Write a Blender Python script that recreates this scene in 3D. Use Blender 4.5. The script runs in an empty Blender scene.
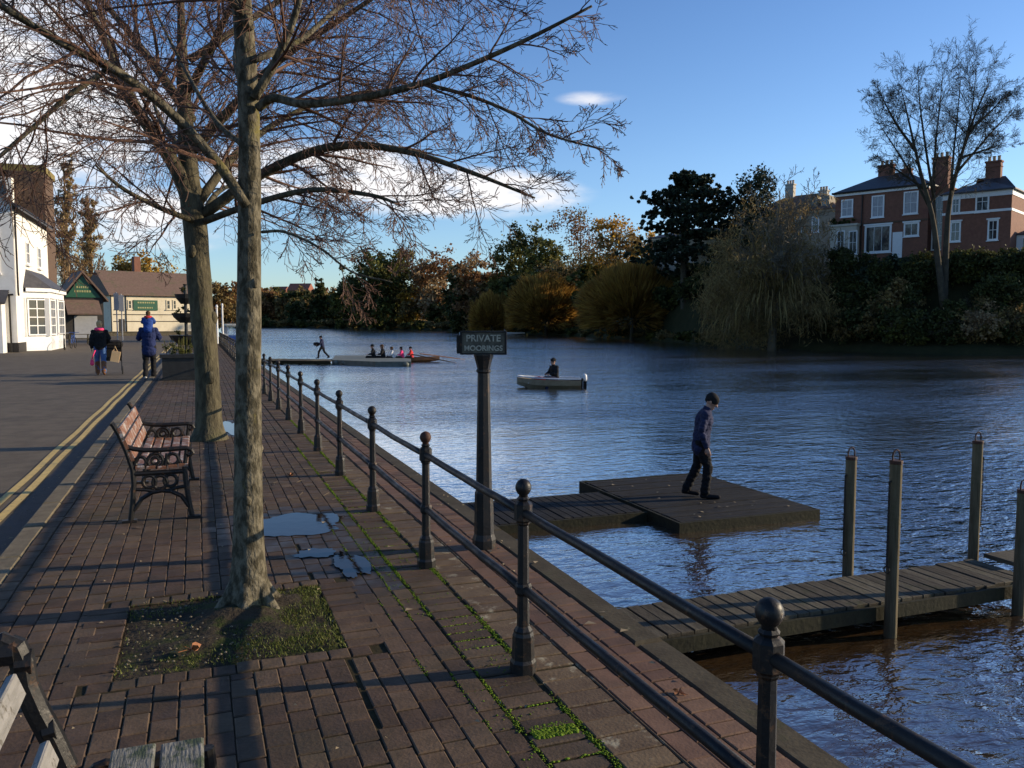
import bpy, math, random
from mathutils import Vector, Matrix, noise
R = math.radians
C = bpy.context.scene.collection
sc = bpy.context.scene
rnd = random.Random(7)

# ------------------------------------------------------------------ camera
CAM_Z, F, YAW, PITCH = 1.63, 828.0, R(20.8), math.atan(63/828)
cd = bpy.data.cameras.new('camera'); cam = bpy.data.objects.new('camera', cd); C.objects.link(cam)
cd.sensor_width = 36.0; cd.lens = 36.0*F/1024; cd.clip_end = 6000; cd.clip_start = 0.05
cam.location = (0, 0, CAM_Z); cam.rotation_euler = (R(90)-PITCH, 0, -YAW)
sc.camera = cam
FW = Vector((math.sin(YAW), math.cos(YAW), 0)); RT = Vector((math.cos(YAW), -math.sin(YAW), 0))

def at(px, y, d):
    """world point seen at photo position (px, y), d metres ahead along the ground"""
    a, b = (px-512)/F, (384-y)/F
    cp, sp = math.cos(PITCH), math.sin(PITCH)
    fwd, up = cp + b*sp, -sp + b*cp
    k = d/fwd
    return FW*d + RT*(a*k) + Vector((0, 0, CAM_Z + up*k))
def xy(px, d, z=0.0):
    p = at(px, 321, d); p.z = z; return p

# ------------------------------------------------------------------ mesh helpers
class MB:
    def __init__(s): s.v = []; s.f = []; s.m = []
    def quad(s, a, b, c, d, m=0):
        k = len(s.v); s.v += [Vector(a), Vector(b), Vector(c), Vector(d)]; s.f.append((k, k+1, k+2, k+3)); s.m.append(m)
    def poly(s, pts, m=0):
        k = len(s.v); s.v += [Vector(p) for p in pts]; s.f.append(tuple(range(k, k+len(pts)))); s.m.append(m)
    def box(s, x0, x1, y0, y1, z0, z1, m=0, M=None, ch=0.0):
        k = len(s.v)
        if ch <= 0:
            vs = [(x0,y0,z0),(x1,y0,z0),(x1,y1,z0),(x0,y1,z0),(x0,y0,z1),(x1,y0,z1),(x1,y1,z1),(x0,y1,z1)]
            fs = [(3,2,1,0),(4,5,6,7),(0,1,5,4),(1,2,6,5),(2,3,7,6),(3,0,4,7)]
        else:
            c = ch
            vs = [(x0,y0,z0),(x1,y0,z0),(x1,y1,z0),(x0,y1,z0),
                  (x0,y0,z1-c),(x1,y0,z1-c),(x1,y1,z1-c),(x0,y1,z1-c),
                  (x0+c,y0+c,z1),(x1-c,y0+c,z1),(x1-c,y1-c,z1),(x0+c,y1-c,z1)]
            fs = [(3,2,1,0),(8,9,10,11),(0,1,5,4),(1,2,6,5),(2,3,7,6),(3,0,4,7),(4,5,9,8),(5,6,10,9),(6,7,11,10),(7,4,8,11)]
        s.v += [(M @ Vector(p)) if M else Vector(p) for p in vs]
        for f in fs: s.f.append(tuple(k+i for i in f)); s.m.append(m)
    def tube(s, pts, rad, n=6, m=0, cap=True, flat=None):
        pts = [Vector(p) for p in pts]
        if not isinstance(rad, (list, tuple)): rad = [rad]*len(pts)
        k0 = len(s.v); L = len(pts)
        t = (pts[1]-pts[0]).normalized()
        u = t.orthogonal().normalized()
        for i in range(L):
            if i == 0: tt = pts[1]-pts[0]
            elif i == L-1: tt = pts[i]-pts[i-1]
            else: tt = (pts[i+1]-pts[i-1])
            if tt.length < 1e-9: tt = t
            tt = tt.normalized()
            u = u - tt*u.dot(tt)
            if u.length < 1e-6: u = tt.orthogonal()
            u.normalize(); w = tt.cross(u)
            for j in range(n):
                a = 2*math.pi*j/n
                o = (u*math.cos(a)+w*math.sin(a))*rad[i]
                if flat: o = o + flat[0]*(o.dot(flat[0])*(flat[1]-1))
                s.v.append(pts[i]+o)
            t = tt
        for i in range(L-1):
            for j in range(n):
                a = k0+i*n+j; b = k0+i*n+(j+1) % n
                s.f.append((a, b, b+n, a+n)); s.m.append(m)
        if cap:
            s.f.append(tuple(k0+j for j in reversed(range(n)))); s.m.append(m)
            s.f.append(tuple(k0+(L-1)*n+j for j in range(n))); s.m.append(m)
    def lathe(s, prof, n=12, c=(0,0,0), m=0, sq=None):
        """prof: list of (r, z); around the z axis at c"""
        c = Vector(c); k0 = len(s.v)
        for (r, z) in prof:
            for j in range(n):
                a = 2*math.pi*(j+.5)/n
                s.v.append(c+Vector((r*math.cos(a), r*math.sin(a), z)))
        for i in range(len(prof)-1):
            for j in range(n):
                a = k0+i*n+j; b = k0+i*n+(j+1) % n
                s.f.append((a, b, b+n, a+n)); s.m.append(m)
        s.f.append(tuple(k0+j for j in reversed(range(n)))); s.m.append(m)
        s.f.append(tuple(k0+(len(prof)-1)*n+j for j in range(n))); s.m.append(m)
    def capsule(s, a, b, ra, rb, n=12, flat=None, m=0):
        a = Vector(a); b = Vector(b); t = (b-a)
        if t.length < 1e-6: t = Vector((0,0,1)); b = a+t*1e-4
        t.normalize(); P = []; Q = []
        for i in range(5):
            th = math.pi/2*(1-i/4); P.append(a-t*ra*math.sin(th)); Q.append(max(ra*math.cos(th), .0008))
        for i in range(5):
            th = math.pi/2*i/4; P.append(b+t*rb*math.sin(th)); Q.append(max(rb*math.cos(th), .0008))
        s.tube(P, Q, n, m, True, flat)
    def ball(s, c, r, n=10, m=0, sc_=(1,1,1)):
        c = Vector(c); k0 = len(s.v); h = n//2
        s.v.append(c+Vector((0,0,r*sc_[2])))
        for i in range(1, h):
            th = math.pi*i/h
            for j in range(n):
                a = 2*math.pi*j/n
                s.v.append(c+Vector((r*math.sin(th)*math.cos(a)*sc_[0], r*math.sin(th)*math.sin(a)*sc_[1], r*math.cos(th)*sc_[2])))
        s.v.append(c-Vector((0,0,r*sc_[2]))); e = len(s.v)-1
        for j in range(n):
            s.f.append((k0, k0+1+j, k0+1+(j+1) % n)); s.m.append(m)
            s.f.append((e, k0+1+(h-2)*n+(j+1) % n, k0+1+(h-2)*n+j)); s.m.append(m)
        for i in range(h-2):
            for j in range(n):
                a = k0+1+i*n+j; b = k0+1+i*n+(j+1) % n
                s.f.append((a, a+n, b+n, b)); s.m.append(m)
    def build(s, name, mats, parent=None, smooth=False, world=True, origin=None, M=None):
        if not isinstance(mats, (list, tuple)): mats = [mats]
        me = bpy.data.meshes.new(name)
        off = Vector((0,0,0))
        if parent is not None and world:
            p = parent
            while p is not None: off += p.location; p = p.parent
        elif origin is not None: off = Vector(origin)
        me.from_pydata([tuple((M @ v if M else v)-off) for v in s.v], [], s.f)
        for mt in mats: me.materials.append(mt)
        me.polygons.foreach_set('material_index', s.m)
        if smooth: me.polygons.foreach_set('use_smooth', [True]*len(s.f))
        me.update()
        o = bpy.data.objects.new(name, me); C.objects.link(o)
        if parent is not None: o.parent = parent
        elif origin is not None: o.location = origin
        return o

def tag(o, label=None, cat=None, group=None, kind=None):
    if label: o['label'] = label
    if cat: o['category'] = cat
    if group: o['group'] = group
    if kind: o['kind'] = kind
    return o
def empty(name, loc, rz=0.0, label=None, cat=None, group=None):
    o = bpy.data.objects.new(name, None); C.objects.link(o); o.empty_display_size = .2
    o.location = loc; o.rotation_euler = (0, 0, rz)
    return tag(o, label, cat, group)
def copy_tree(o, parent=None):
    c = o.copy(); C.objects.link(c)
    if parent is not None: c.parent = parent
    for ch in list(o.children): copy_tree(ch, c)
    return c

# ------------------------------------------------------------------ materials
def mat(name, c1, c2=None, scale=4.0, rough=.7, bump=0.0, bscale=None, spec=.4, detail=6, stretch=None, lo=.35, hi=.65,
        c3=None, s3=1.0, t3=(.55,.7), metal=0.0, island=0.0, trans=0.0, rvar=0.0):
    m = bpy.data.materials.new(name); m.use_nodes = True
    nt = m.node_tree; N = nt.nodes; L = nt.links
    b = N['Principled BSDF']; b.inputs['Roughness'].default_value = rough
    b.inputs['Specular IOR Level'].default_value = spec; b.inputs['Metallic'].default_value = metal
    tc = N.new('ShaderNodeTexCoord'); vec = tc.outputs['Object']
    if stretch:
        mp = N.new('ShaderNodeMapping'); mp.inputs['Scale'].default_value = stretch
        L.new(vec, mp.inputs['Vector']); vec = mp.outputs['Vector']
    nz = N.new('ShaderNodeTexNoise'); nz.inputs['Scale'].default_value = scale; nz.inputs['Detail'].default_value = detail
    nz.inputs['Roughness'].default_value = .65; L.new(vec, nz.inputs['Vector'])
    cr = N.new('ShaderNodeMapRange'); cr.inputs['From Min'].default_value = lo; cr.inputs['From Max'].default_value = hi
    L.new(nz.outputs['Fac'], cr.inputs['Value'])
    mx = N.new('ShaderNodeMix'); mx.data_type = 'RGBA'
    mx.inputs['A'].default_value = (*c1, 1); mx.inputs['B'].default_value = (*(c2 or c1), 1)
    L.new(cr.outputs['Result'], mx.inputs['Factor']); col = mx.outputs['Result']
    if c3:
        n3 = N.new('ShaderNodeTexNoise'); n3.inputs['Scale'].default_value = s3; n3.inputs['Detail'].default_value = 8
        n3.inputs['Roughness'].default_value = .7
        L.new(tc.outputs['Object'], n3.inputs['Vector'])
        r3 = N.new('ShaderNodeMapRange'); r3.inputs['From Min'].default_value = t3[0]; r3.inputs['From Max'].default_value = t3[1]
        L.new(n3.outputs['Fac'], r3.inputs['Value'])
        m3 = N.new('ShaderNodeMix'); m3.data_type = 'RGBA'; m3.inputs['B'].default_value = (*c3, 1)
        L.new(col, m3.inputs['A']); L.new(r3.outputs['Result'], m3.inputs['Factor']); col = m3.outputs['Result']
    if island:
        g = N.new('ShaderNodeNewGeometry')
        hv = N.new('ShaderNodeHueSaturation')
        mr = N.new('ShaderNodeMapRange'); mr.inputs['To Min'].default_value = 1-island; mr.inputs['To Max'].default_value = 1+island
        L.new(g.outputs['Random Per Island'], mr.inputs['Value']); L.new(mr.outputs['Result'], hv.inputs['Value'])
        mh = N.new('ShaderNodeMath'); mh.operation = 'MULTIPLY_ADD'; mh.inputs[1].default_value = .05*island; mh.inputs[2].default_value = .5-.025*island
        L.new(g.outputs['Random Per Island'], mh.inputs[0]); L.new(mh.outputs[0], hv.inputs['Hue'])
        L.new(col, hv.inputs['Color']); col = hv.outputs['Color']
    L.new(col, b.inputs['Base Color'])
    if rvar:
        rr = N.new('ShaderNodeMapRange'); rr.inputs['From Min'].default_value = .3; rr.inputs['From Max'].default_value = .7
        rr.inputs['To Min'].default_value = max(rough-rvar, .03); rr.inputs['To Max'].default_value = min(rough+rvar, 1)
        n4 = N.new('ShaderNodeTexNoise'); n4.inputs['Scale'].default_value = scale*.6; n4.inputs['Detail'].default_value = 4
        L.new(tc.outputs['Object'], n4.inputs['Vector']); L.new(n4.outputs['Fac'], rr.inputs['Value']); L.new(rr.outputs['Result'], b.inputs['Roughness'])
    if bump:
        nb = N.new('ShaderNodeTexNoise'); nb.inputs['Scale'].default_value = bscale or scale*4; nb.inputs['Detail'].default_value = 5
        L.new(vec, nb.inputs['Vector'])
        bp = N.new('ShaderNodeBump'); bp.inputs['Strength'].default_value = 1.0; bp.inputs['Distance'].default_value = bump
        L.new(nb.outputs['Fac'], bp.inputs['Height']); L.new(bp.outputs['Normal'], b.inputs['Normal'])
    if trans:
        tr = N.new('ShaderNodeBsdfTranslucent'); L.new(col, tr.inputs['Color'])
        ms = N.new('ShaderNodeMixShader'); ms.inputs['Fac'].default_value = trans
        L.new(b.outputs['BSDF'], ms.inputs[1]); L.new(tr.outputs['BSDF'], ms.inputs[2])
        L.new(ms.outputs['Shader'], N['Material Output'].inputs['Surface'])
    return m

M_brick = mat('paving_brick', (.062,.040,.025), (.100,.064,.041), 9, .78, .003, 60, .3, c3=(.042,.034,.020), s3=.9, t3=(.46,.68), island=.28, rvar=.15)
M_brickwet = mat('wet_paving_brick', (.030,.021,.015), (.048,.033,.023), 9, .50, .001, 60, .35, island=.25, rvar=.15)
M_edge = mat('edge_brick', (0.085,0.055,0.032), (0.125,0.085,0.049), 11, .8, .003, 70, .3, c3=(0.280,0.247,0.170), s3=7, t3=(.57,.66), island=.25)
M_redbrick = mat('red_paving_brick', (.110,.060,.038), (.155,.086,.055), 9, .8, .002, 70, .3, c3=(.075,.052,.035), s3=1.2, t3=(.48,.66), island=.25)
M_joint = mat('joint_sand', (0.030,0.025,0.014), (0.045,0.038,0.019), 14, .95, .004, 60, .1)
M_soil = mat('tree_pit_soil', (.030,.023,.016), (.055,.045,.030), 18, .95, .012, 45, .15, c3=(.035,.045,.012), s3=5, t3=(.5,.62))
M_grass = mat('grass_blade', (.085,.105,.02), (.13,.14,.03), 6, .6, 0, spec=.25, island=.4, trans=.25)
M_moss = mat('bright_moss', (.085,.14,.012), (.13,.19,.02), 20, .9, .004, 80, .1, island=.3)
M_kerb = mat('kerb_stone', (0.110,0.090,0.058), (0.180,0.150,0.096), 7, .8, .003, 50, .3, c3=(0.080,0.071,0.044), s3=3)
M_coping = mat('quay_coping', (.045,.036,.022), (.078,.064,.040), 6, .85, .003, 45, .2, c3=(.05,.052,.02), s3=2)
M_quay = mat('quay_wall_stone', (.055,.045,.035), (.085,.07,.05), 3, .75, .015, 9, .3, c3=(.03,.035,.015), s3=1.2)
M_iron = mat('black_painted_iron', (.007,.007,.0075), (.014,.0135,.013), 14, .5, .0016, 70, .3, c3=(.055,.030,.017), s3=22, t3=(.57,.63), rvar=.14)
M_rust = mat('rusty_iron', (.075,.032,.02), (.04,.02,.014), 30, .7, .002, 90, .3)
M_signtext = mat('sign_lettering', (.50,.48,.38), (.30,.29,.23), 40, .7)
M_signgrey = mat('weathered_sign_plate', (.045,.045,.036), (.12,.115,.085), 18, .6, .001, 90, .4)
M_bark1 = mat('pale_bark', (.05,.044,.028), (.16,.142,.10), 26, .9, .014, 55, .2, stretch=(1,1,.5), lo=.42, hi=.6, c3=(.16,.14,.045), s3=3.2, t3=(.58,.68))
M_bark2 = mat('grey_green_bark', (.05,.044,.028), (.115,.10,.062), 12, .9, .02, 34, .2, stretch=(1,1,.35), lo=.4, hi=.62, c3=(.075,.075,.03), s3=2, t3=(.55,.7))
M_twig = mat('red_brown_twig', (.085,.043,.028), (.13,.07,.045), 3, .7, 0, spec=.3)
M_twig2 = mat('brown_twig', (.085,.058,.040), (.13,.09,.06), 3, .75, 0, spec=.3)
M_woodslat = mat('varnished_slat', (.15,.06,.03), (.22,.10,.052), 9, .5, .002, 50, .4, stretch=(4,.4,4), c3=(.40,.38,.36), s3=11, t3=(.5,.6))
M_oldslat = mat('mossy_weathered_slat', (.10,.10,.085), (.20,.195,.17), 10, .6, .006, 40, .4, stretch=(4,.6,4), c3=(.04,.055,.025), s3=9, t3=(.5,.58))
M_paleslat = mat('pale_peeling_slat', (.17,.165,.15), (.27,.26,.245), 12, .55, .003, 50, .4, stretch=(4,.5,4), c3=(.10,.09,.07), s3=22, t3=(.55,.62))
M_deck = mat('wet_dark_deck', (.012,.0125,.013), (.024,.023,.022), 5, .8, .004, 40, .15, stretch=(1,4,1), c3=(.075,.07,.055), s3=6, t3=(.6,.72), island=.25, rvar=.1)
M_plank = mat('weathered_plank', (.050,.043,.030), (.105,.092,.066), 8, .8, .005, 30, .15, stretch=(3,.6,3), c3=(.05,.055,.025), s3=2.5, island=.35)
M_slime = mat('green_wet_timber', (.016,.016,.009), (.030,.029,.014), 6, .75, .006, 20, .2)
M_pile = mat('mooring_pile_timber', (.085,.068,.038), (.15,.122,.072), 7, .8, .004, 30, .2, stretch=(3,3,.4), c3=(.07,.07,.03), s3=3)
M_asphalt = mat('asphalt', (.092,.074,.052), (.135,.110,.078), 3, .85, .006, 110, .3, c3=(.07,.058,.042), s3=.5)
M_yellow = mat('yellow_line_paint', (.62,.45,.15), (.48,.35,.13), 12, .7, .001, 80, .3, c3=(.09,.085,.07), s3=26, t3=(.58,.64))
M_gutter = mat('gutter_tarmac', (.028,.027,.026), (.045,.042,.04), 6, .7, .005, 80, .3)
M_white = mat('white_render', (.72,.70,.65), (.80,.78,.73), 2, .8, .002, 30, .2, c3=(.55,.53,.47), s3=.9, t3=(.55,.8))
M_paint = mat('white_paint', (.74,.74,.72), (.80,.80,.78), 4, .5)
M_cream = mat('cream_render', (.62,.55,.40), (.70,.63,.47), 2, .8, c3=(.50,.43,.30), s3=1)
M_villa = mat('pale_stucco', (.46,.42,.34), (.55,.50,.41), 2, .85)
M_dull = mat('dull_stucco', (.25,.215,.16), (.31,.27,.20), 2, .85)
M_hbrick = mat('red_house_brick', (.17,.075,.048), (.23,.10,.064), 3, .85, c3=(.16,.065,.045), s3=.7)
M_bbrick = mat('brown_brick', (.085,.055,.035), (.12,.075,.048), 6, .85)
M_slate = mat('slate_roof', (.045,.045,.052), (.075,.072,.075), 3, .6, .01, 8, .4, c3=(.09,.085,.05), s3=1.2, t3=(.58,.75))
M_tile = mat('brown_tile_roof', (.13,.085,.065), (.18,.12,.09), 4, .8, .01, 8, .3, c3=(.10,.10,.05), s3=.8)
M_redtile = mat('red_tile_roof', (.28,.10,.06), (.22,.08,.05), 2, .8)
M_mosstile = mat('mossy_ridge', (.16,.13,.04), (.22,.17,.06), 5, .9)
M_glass = mat('window_glass', (.020,.024,.030), (.03,.035,.042), .6, .06, 0, spec=.6)
M_blind = mat('pale_curtain', (.42,.42,.43), (.30,.30,.31), 3, .6)
M_green = mat('green_fascia', (.012,.075,.038), (.018,.095,.05), 4, .5)
M_greenword = mat('gilt_lettering', (.30,.30,.12), (.35,.34,.16), 4, .6)
M_black = mat('black_boarding', (.018,.016,.015), (.03,.026,.024), 5, .7)
M_grey = mat('grey_shutter', (.28,.29,.31), (.33,.34,.36), 3, .6)
M_pot = mat('clay_pot', (.42,.32,.20), (.50,.38,.25), 5, .8)
M_bank = mat('rough_bank_grass', (.022,.024,.010), (.04,.037,.016), .5, .95, .1, 3, .1)
M_ground = mat('earth', (.05,.045,.03), (.07,.06,.04), .1, .95)
M_metal = mat('steel', (.25,.25,.26), (.30,.30,.31), 6, .35, metal=.8)
M_rubber = mat('rubber', (.012,.012,.012), (.02,.02,.02), 8, .8)
M_leaf = {
 'dark':  mat('dark_evergreen_leaf', (0.041,0.049,0.015), (0.078,0.081,0.024), .5, .65, spec=.2, island=.45, trans=.3),
 'green': mat('mid_green_leaf', (0.090,0.096,0.024), (0.143,0.132,0.033), .4, .65, spec=.2, island=.45, trans=.35),
 'olive': mat('olive_brown_leaf', (.185,.130,.052), (.26,.185,.07), .4, .7, spec=.2, island=.4, trans=.35),
 'gold': mat('golden_leaf', (.36,.20,.035), (.48,.28,.05), .3, .7, spec=.2, island=.35, trans=.4),
 'amber': mat('amber_stem', (.28,.155,.036), (.40,.23,.05), .3, .7, spec=.2, island=.4, trans=.35),
 'rust':  mat('rust_brown_leaf', (0.180,0.090,0.036), (0.240,0.120,0.048), .4, .7, spec=.2, island=.4, trans=.35),
 'cedar': mat('cedar_needle', (0.021,0.033,0.021), (0.042,0.055,0.029), .6, .7, spec=.2, island=.4, trans=.08),
 'yellow':mat('pale_yellow_leaf', (.26,.19,.05), (.34,.25,.07), .3, .7, spec=.2, island=.3, trans=.25),
 'pinkish': mat('brown_bare_twig_mass', (.30,.205,.11), (.40,.28,.15), .4, .8, spec=.2, island=.3, trans=.35),
}
M_trunk = mat('dark_trunk', (.05,.042,.03), (.09,.075,.05), 2, .9, .02, 6, .2)
M_trunkpale = mat('pale_trunk', (.10,.085,.06), (.15,.13,.09), 2, .9)
def cloth(name, c, k=1.35): return mat(name, c, tuple(min(1, x*k) for x in c), 9, .85, .004, 22, .15)
M_skin = mat('skin', (.34,.19,.135), (.40,.23,.165), 8, .55)
M_navy = cloth('navy_cloth', (.020,.024,.055)); M_navy2 = cloth('deep_navy_coat', (.016,.024,.075))
M_blackcloth = cloth('black_cloth', (.013,.013,.014)); M_charcoal = cloth('charcoal_cloth', (.010,.010,.011))
M_jean = cloth('blue_denim', (.055,.11,.24)); M_pink = cloth('pink_cloth', (.75,.06,.17)); M_boot = cloth('tan_boot', (.17,.075,.035))
M_redcloth = cloth('red_cloth', (.45,.04,.04)); M_royal = cloth('royal_blue_cloth', (.02,.05,.20)); M_whitecloth = cloth('white_cloth', (.6,.6,.58), 1.1)
M_trainer = cloth('white_trainer', (.5,.5,.48), 1.2); M_blond = cloth('fair_hair', (.42,.27,.13)); M_brownhair = cloth('brown_hair', (.07,.04,.02))
M_paper = mat('brown_paper', (.52,.36,.19), (.58,.41,.23), 6, .8)
M_hull = mat('cream_hull', (.28,.22,.14), (.22,.17,.10), 5, .45, c3=(.30,.26,.18), s3=6, t3=(.58,.7))
M_hullwhite = mat('white_hull', (.75,.75,.74), (.70,.70,.69), 5, .35)
M_hullbrown = mat('varnished_hull', (.12,.055,.025), (.16,.08,.035), 5, .35)
M_blue = mat('blue_paint', (.02,.07,.28), (.03,.09,.33), 3, .45)
M_yel = mat('yellow_paint', (.65,.48,.04), (.6,.44,.05), 3, .5)
M_pontoon = mat('grey_green_pontoon', (.10,.115,.095), (.16,.175,.15), 3, .7, .01, 8)
M_planter = mat('black_planter', (.014,.014,.014), (.025,.025,.024), 6, .5)
M_fallen = mat('fallen_leaf', (.24,.085,.03), (.32,.13,.05), 20, .7)
M_straw = mat('dead_straw', (.22,.17,.10), (.28,.22,.13), 20, .8)

def water_mat():
    m = bpy.data.materials.new('river_water'); m.use_nodes = True
    nt = m.node_tree; N = nt.nodes; L = nt.links; b = N['Principled BSDF']
    b.inputs['Base Color'].default_value = (.034, .021, .010, 1); b.inputs['Roughness'].default_value = .04
    b.inputs['IOR'].default_value = 1.33; b.inputs['Specular IOR Level'].default_value = .5
    g = N.new('ShaderNodeNewGeometry')
    hs = None
    for (sx, sy, rz, detail, amp) in ((1.1, 2.2, .36, 2, .13), (3.6, 6.5, .28, 3, .10), (10, 17, .45, 2, .022), (.16, .34, .2, 2, .22)):
        mp = N.new('ShaderNodeMapping'); mp.inputs['Scale'].default_value = (sx, sy, 1); mp.inputs['Rotation'].default_value = (0, 0, rz)
        L.new(g.outputs['Position'], mp.inputs['Vector'])
        nz = N.new('ShaderNodeTexNoise'); nz.inputs['Scale'].default_value = 1; nz.inputs['Detail'].default_value = detail
        nz.inputs['Distortion'].default_value = .3
        L.new(mp.outputs['Vector'], nz.inputs['Vector'])
        mu = N.new('ShaderNodeMath'); mu.operation = 'MULTIPLY_ADD'; mu.inputs[1].default_value = amp; mu.inputs[2].default_value = 0
        L.new(nz.outputs['Fac'], mu.inputs[0])
        if hs: L.new(hs, mu.inputs[2])
        hs = mu.outputs[0]
    # gusts: patches of rougher and calmer water
    mp = N.new('ShaderNodeMapping'); mp.inputs['Scale'].default_value = (.05, .11, 1); L.new(g.outputs['Position'], mp.inputs['Vector'])
    nz = N.new('ShaderNodeTexNoise'); nz.inputs['Scale'].default_value = 1; nz.inputs['Detail'].default_value = 3; L.new(mp.outputs['Vector'], nz.inputs['Vector'])
    mr = N.new('ShaderNodeMapRange'); mr.inputs['From Min'].default_value = .35; mr.inputs['From Max'].default_value = .65
    mr.inputs['To Min'].default_value = .32; mr.inputs['To Max'].default_value = 1.0; L.new(nz.outputs['Fac'], mr.inputs['Value'])
    bp = N.new('ShaderNodeBump'); bp.inputs['Distance'].default_value = .75
    sx_ = N.new('ShaderNodeSeparateXYZ'); L.new(g.outputs['Position'], sx_.inputs[0])
    sh_ = N.new('ShaderNodeMapRange'); sh_.interpolation_type = 'SMOOTHSTEP'; sh_.inputs['From Min'].default_value = 2.5; sh_.inputs['From Max'].default_value = 13
    sh_.inputs['To Min'].default_value = .30; L.new(sx_.outputs['X'], sh_.inputs['Value'])         # sheltered water beside the quay and jetties
    sm_ = N.new('ShaderNodeMath'); sm_.operation = 'MULTIPLY'; L.new(mr.outputs['Result'], sm_.inputs[0]); L.new(sh_.outputs['Result'], sm_.inputs[1])
    L.new(sm_.outputs[0], bp.inputs['Strength']); L.new(hs, bp.inputs['Height'])
    # peaty water under a reflecting surface: reflectance rises steeply towards grazing view
    df = N.new('ShaderNodeBsdfDiffuse'); df.inputs['Color'].default_value = (.040, .024, .011, 1)
    gl = N.new('ShaderNodeBsdfGlossy'); gl.inputs['Color'].default_value = (.97, .98, 1, 1); gl.inputs['Roughness'].default_value = .10
    lw = N.new('ShaderNodeLayerWeight'); lw.inputs['Blend'].default_value = .5
    pw = N.new('ShaderNodeMath'); pw.operation = 'POWER'; pw.inputs[1].default_value = 3.0
    L.new(lw.outputs['Facing'], pw.inputs[0])
    for n_ in (df, gl, lw): L.new(bp.outputs['Normal'], n_.inputs['Normal'])
    pg = N.new('ShaderNodeMath'); pg.operation = 'MULTIPLY'; pg.use_clamp = True; pg.inputs[1].default_value = 1.5; L.new(pw.outputs[0], pg.inputs[0])
    ms = N.new('ShaderNodeMixShader'); L.new(pg.outputs[0], ms.inputs['Fac']); L.new(df.outputs[0], ms.inputs[1]); L.new(gl.outputs[0], ms.inputs[2])
    L.new(ms.outputs[0], N['Material Output'].inputs['Surface']); N.remove(b)
    return m
M_water = water_mat()
M_puddle = mat('puddle_water', (.012,.009,.007), (.018,.013,.010), 3, .03, .0008, 9, .22)

# ------------------------------------------------------------------ sky, sun
SUN_AZ, SUN_EL = R(-10), R(16.6)            # azimuth measured from +X towards +Y
w = bpy.data.worlds.new('World'); sc.world = w; w.use_nodes = True
nt = w.node_tree; N = nt.nodes; L = nt.links; bg = N['Background']; bg.inputs['Strength'].default_value = .13
tc = N.new('ShaderNodeTexCoord'); sky = N.new('ShaderNodeTexSky'); sky.sky_type = 'NISHITA'; sky.sun_disc = False
sky.sun_elevation = SUN_EL; sky.sun_rotation = R(90)-SUN_AZ; sky.air_density = 1.0; sky.dust_density = .35; sky.ozone_density = 2.4; sky.altitude = 50
V = tc.outputs['Generated']
def mth(op, a, b=None, c=None):
    n = N.new('ShaderNodeMath'); n.operation = op
    for i, x in enumerate((a, b, c)):
        if x is None: continue
        if hasattr(x, 'links'): L.new(x, n.inputs[i])
        else: n.inputs[i].default_value = x
    return n.outputs[0]
def dotn(v):
    n = N.new('ShaderNodeVectorMath'); n.operation = 'DOT_PRODUCT'; L.new(V, n.inputs[0]); n.inputs[1].default_value = v; return n.outputs['Value']
wn = N.new('ShaderNodeTexNoise'); wn.inputs['Scale'].default_value = 13; wn.inputs['Detail'].default_value = 8; wn.inputs['Roughness'].default_value = .58
mp = N.new('ShaderNodeMapping'); mp.inputs['Scale'].default_value = (1, 1, 3.4); L.new(V, mp.inputs['Vector']); L.new(mp.outputs['Vector'], wn.inputs['Vector'])
tot = None
def cloud(px, y, wa, wb, amt):
    global tot
    c = (at(px, y, 100)-Vector((0,0,CAM_Z))).normalized()
    r = Vector((c.y, -c.x, 0)).normalized(); u = r.cross(c)
    a = mth('MULTIPLY', dotn(r), F/wa); b = mth('MULTIPLY', dotn(u), F/wb)
    e = mth('ADD', mth('MULTIPLY', a, a), mth('MULTIPLY', b, b))
    k = mth('MAXIMUM', mth('SUBTRACT', 1.0, e), 0.0)
    front = mth('GREATER_THAN', dotn(c), 0.5)
    k = mth('MULTIPLY', mth('MULTIPLY', k, front), amt)
    tot = k if tot is None else mth('MAXIMUM', tot, k)
cloud(20, 105, 150, 120, .82); cloud(120, 215, 150, 40, .6); cloud(-180, 160, 220, 160, 1.0)
cloud(440, 192, 165, 30, .95); cloud(505, 196, 80, 15, .9); cloud(592, 98, 44, 9, .36); cloud(330, 175, 140, 40, .8)
cv = mth('MULTIPLY', tot, mth('ADD', mth('MULTIPLY', wn.outputs['Fac'], 3.4), -.62))
mr = N.new('ShaderNodeMapRange'); mr.interpolation_type = 'SMOOTHSTEP'; mr.inputs['From Min'].default_value = .10; mr.inputs['From Max'].default_value = .85
L.new(cv, mr.inputs['Value'])
mx = N.new('ShaderNodeMix'); mx.data_type = 'RGBA'; mx.inputs['B'].default_value = (6.3, 6.2, 6.3, 1)
tint = N.new('ShaderNodeMix'); tint.data_type = 'RGBA'; tint.blend_type = 'MULTIPLY'; tint.inputs['Factor'].default_value = 1; tint.inputs['B'].default_value = (.82, .97, 1.20, 1)
L.new(sky.outputs['Color'], tint.inputs['A']); sep = N.new('ShaderNodeSeparateXYZ'); L.new(V, sep.inputs[0])
zr = N.new('ShaderNodeMapRange'); zr.inputs['From Min'].default_value = .18; zr.inputs['From Max'].default_value = .50; L.new(sep.outputs['Z'], zr.inputs['Value'])
deep = N.new('ShaderNodeMix'); deep.data_type = 'RGBA'; deep.blend_type = 'MULTIPLY'; deep.inputs['B'].default_value = (.68, .77, .87, 1)
L.new(zr.outputs['Result'], deep.inputs['Factor']); L.new(tint.outputs['Result'], deep.inputs['A']); L.new(deep.outputs['Result'], mx.inputs['A']); L.new(mr.outputs['Result'], mx.inputs['Factor'])
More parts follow.
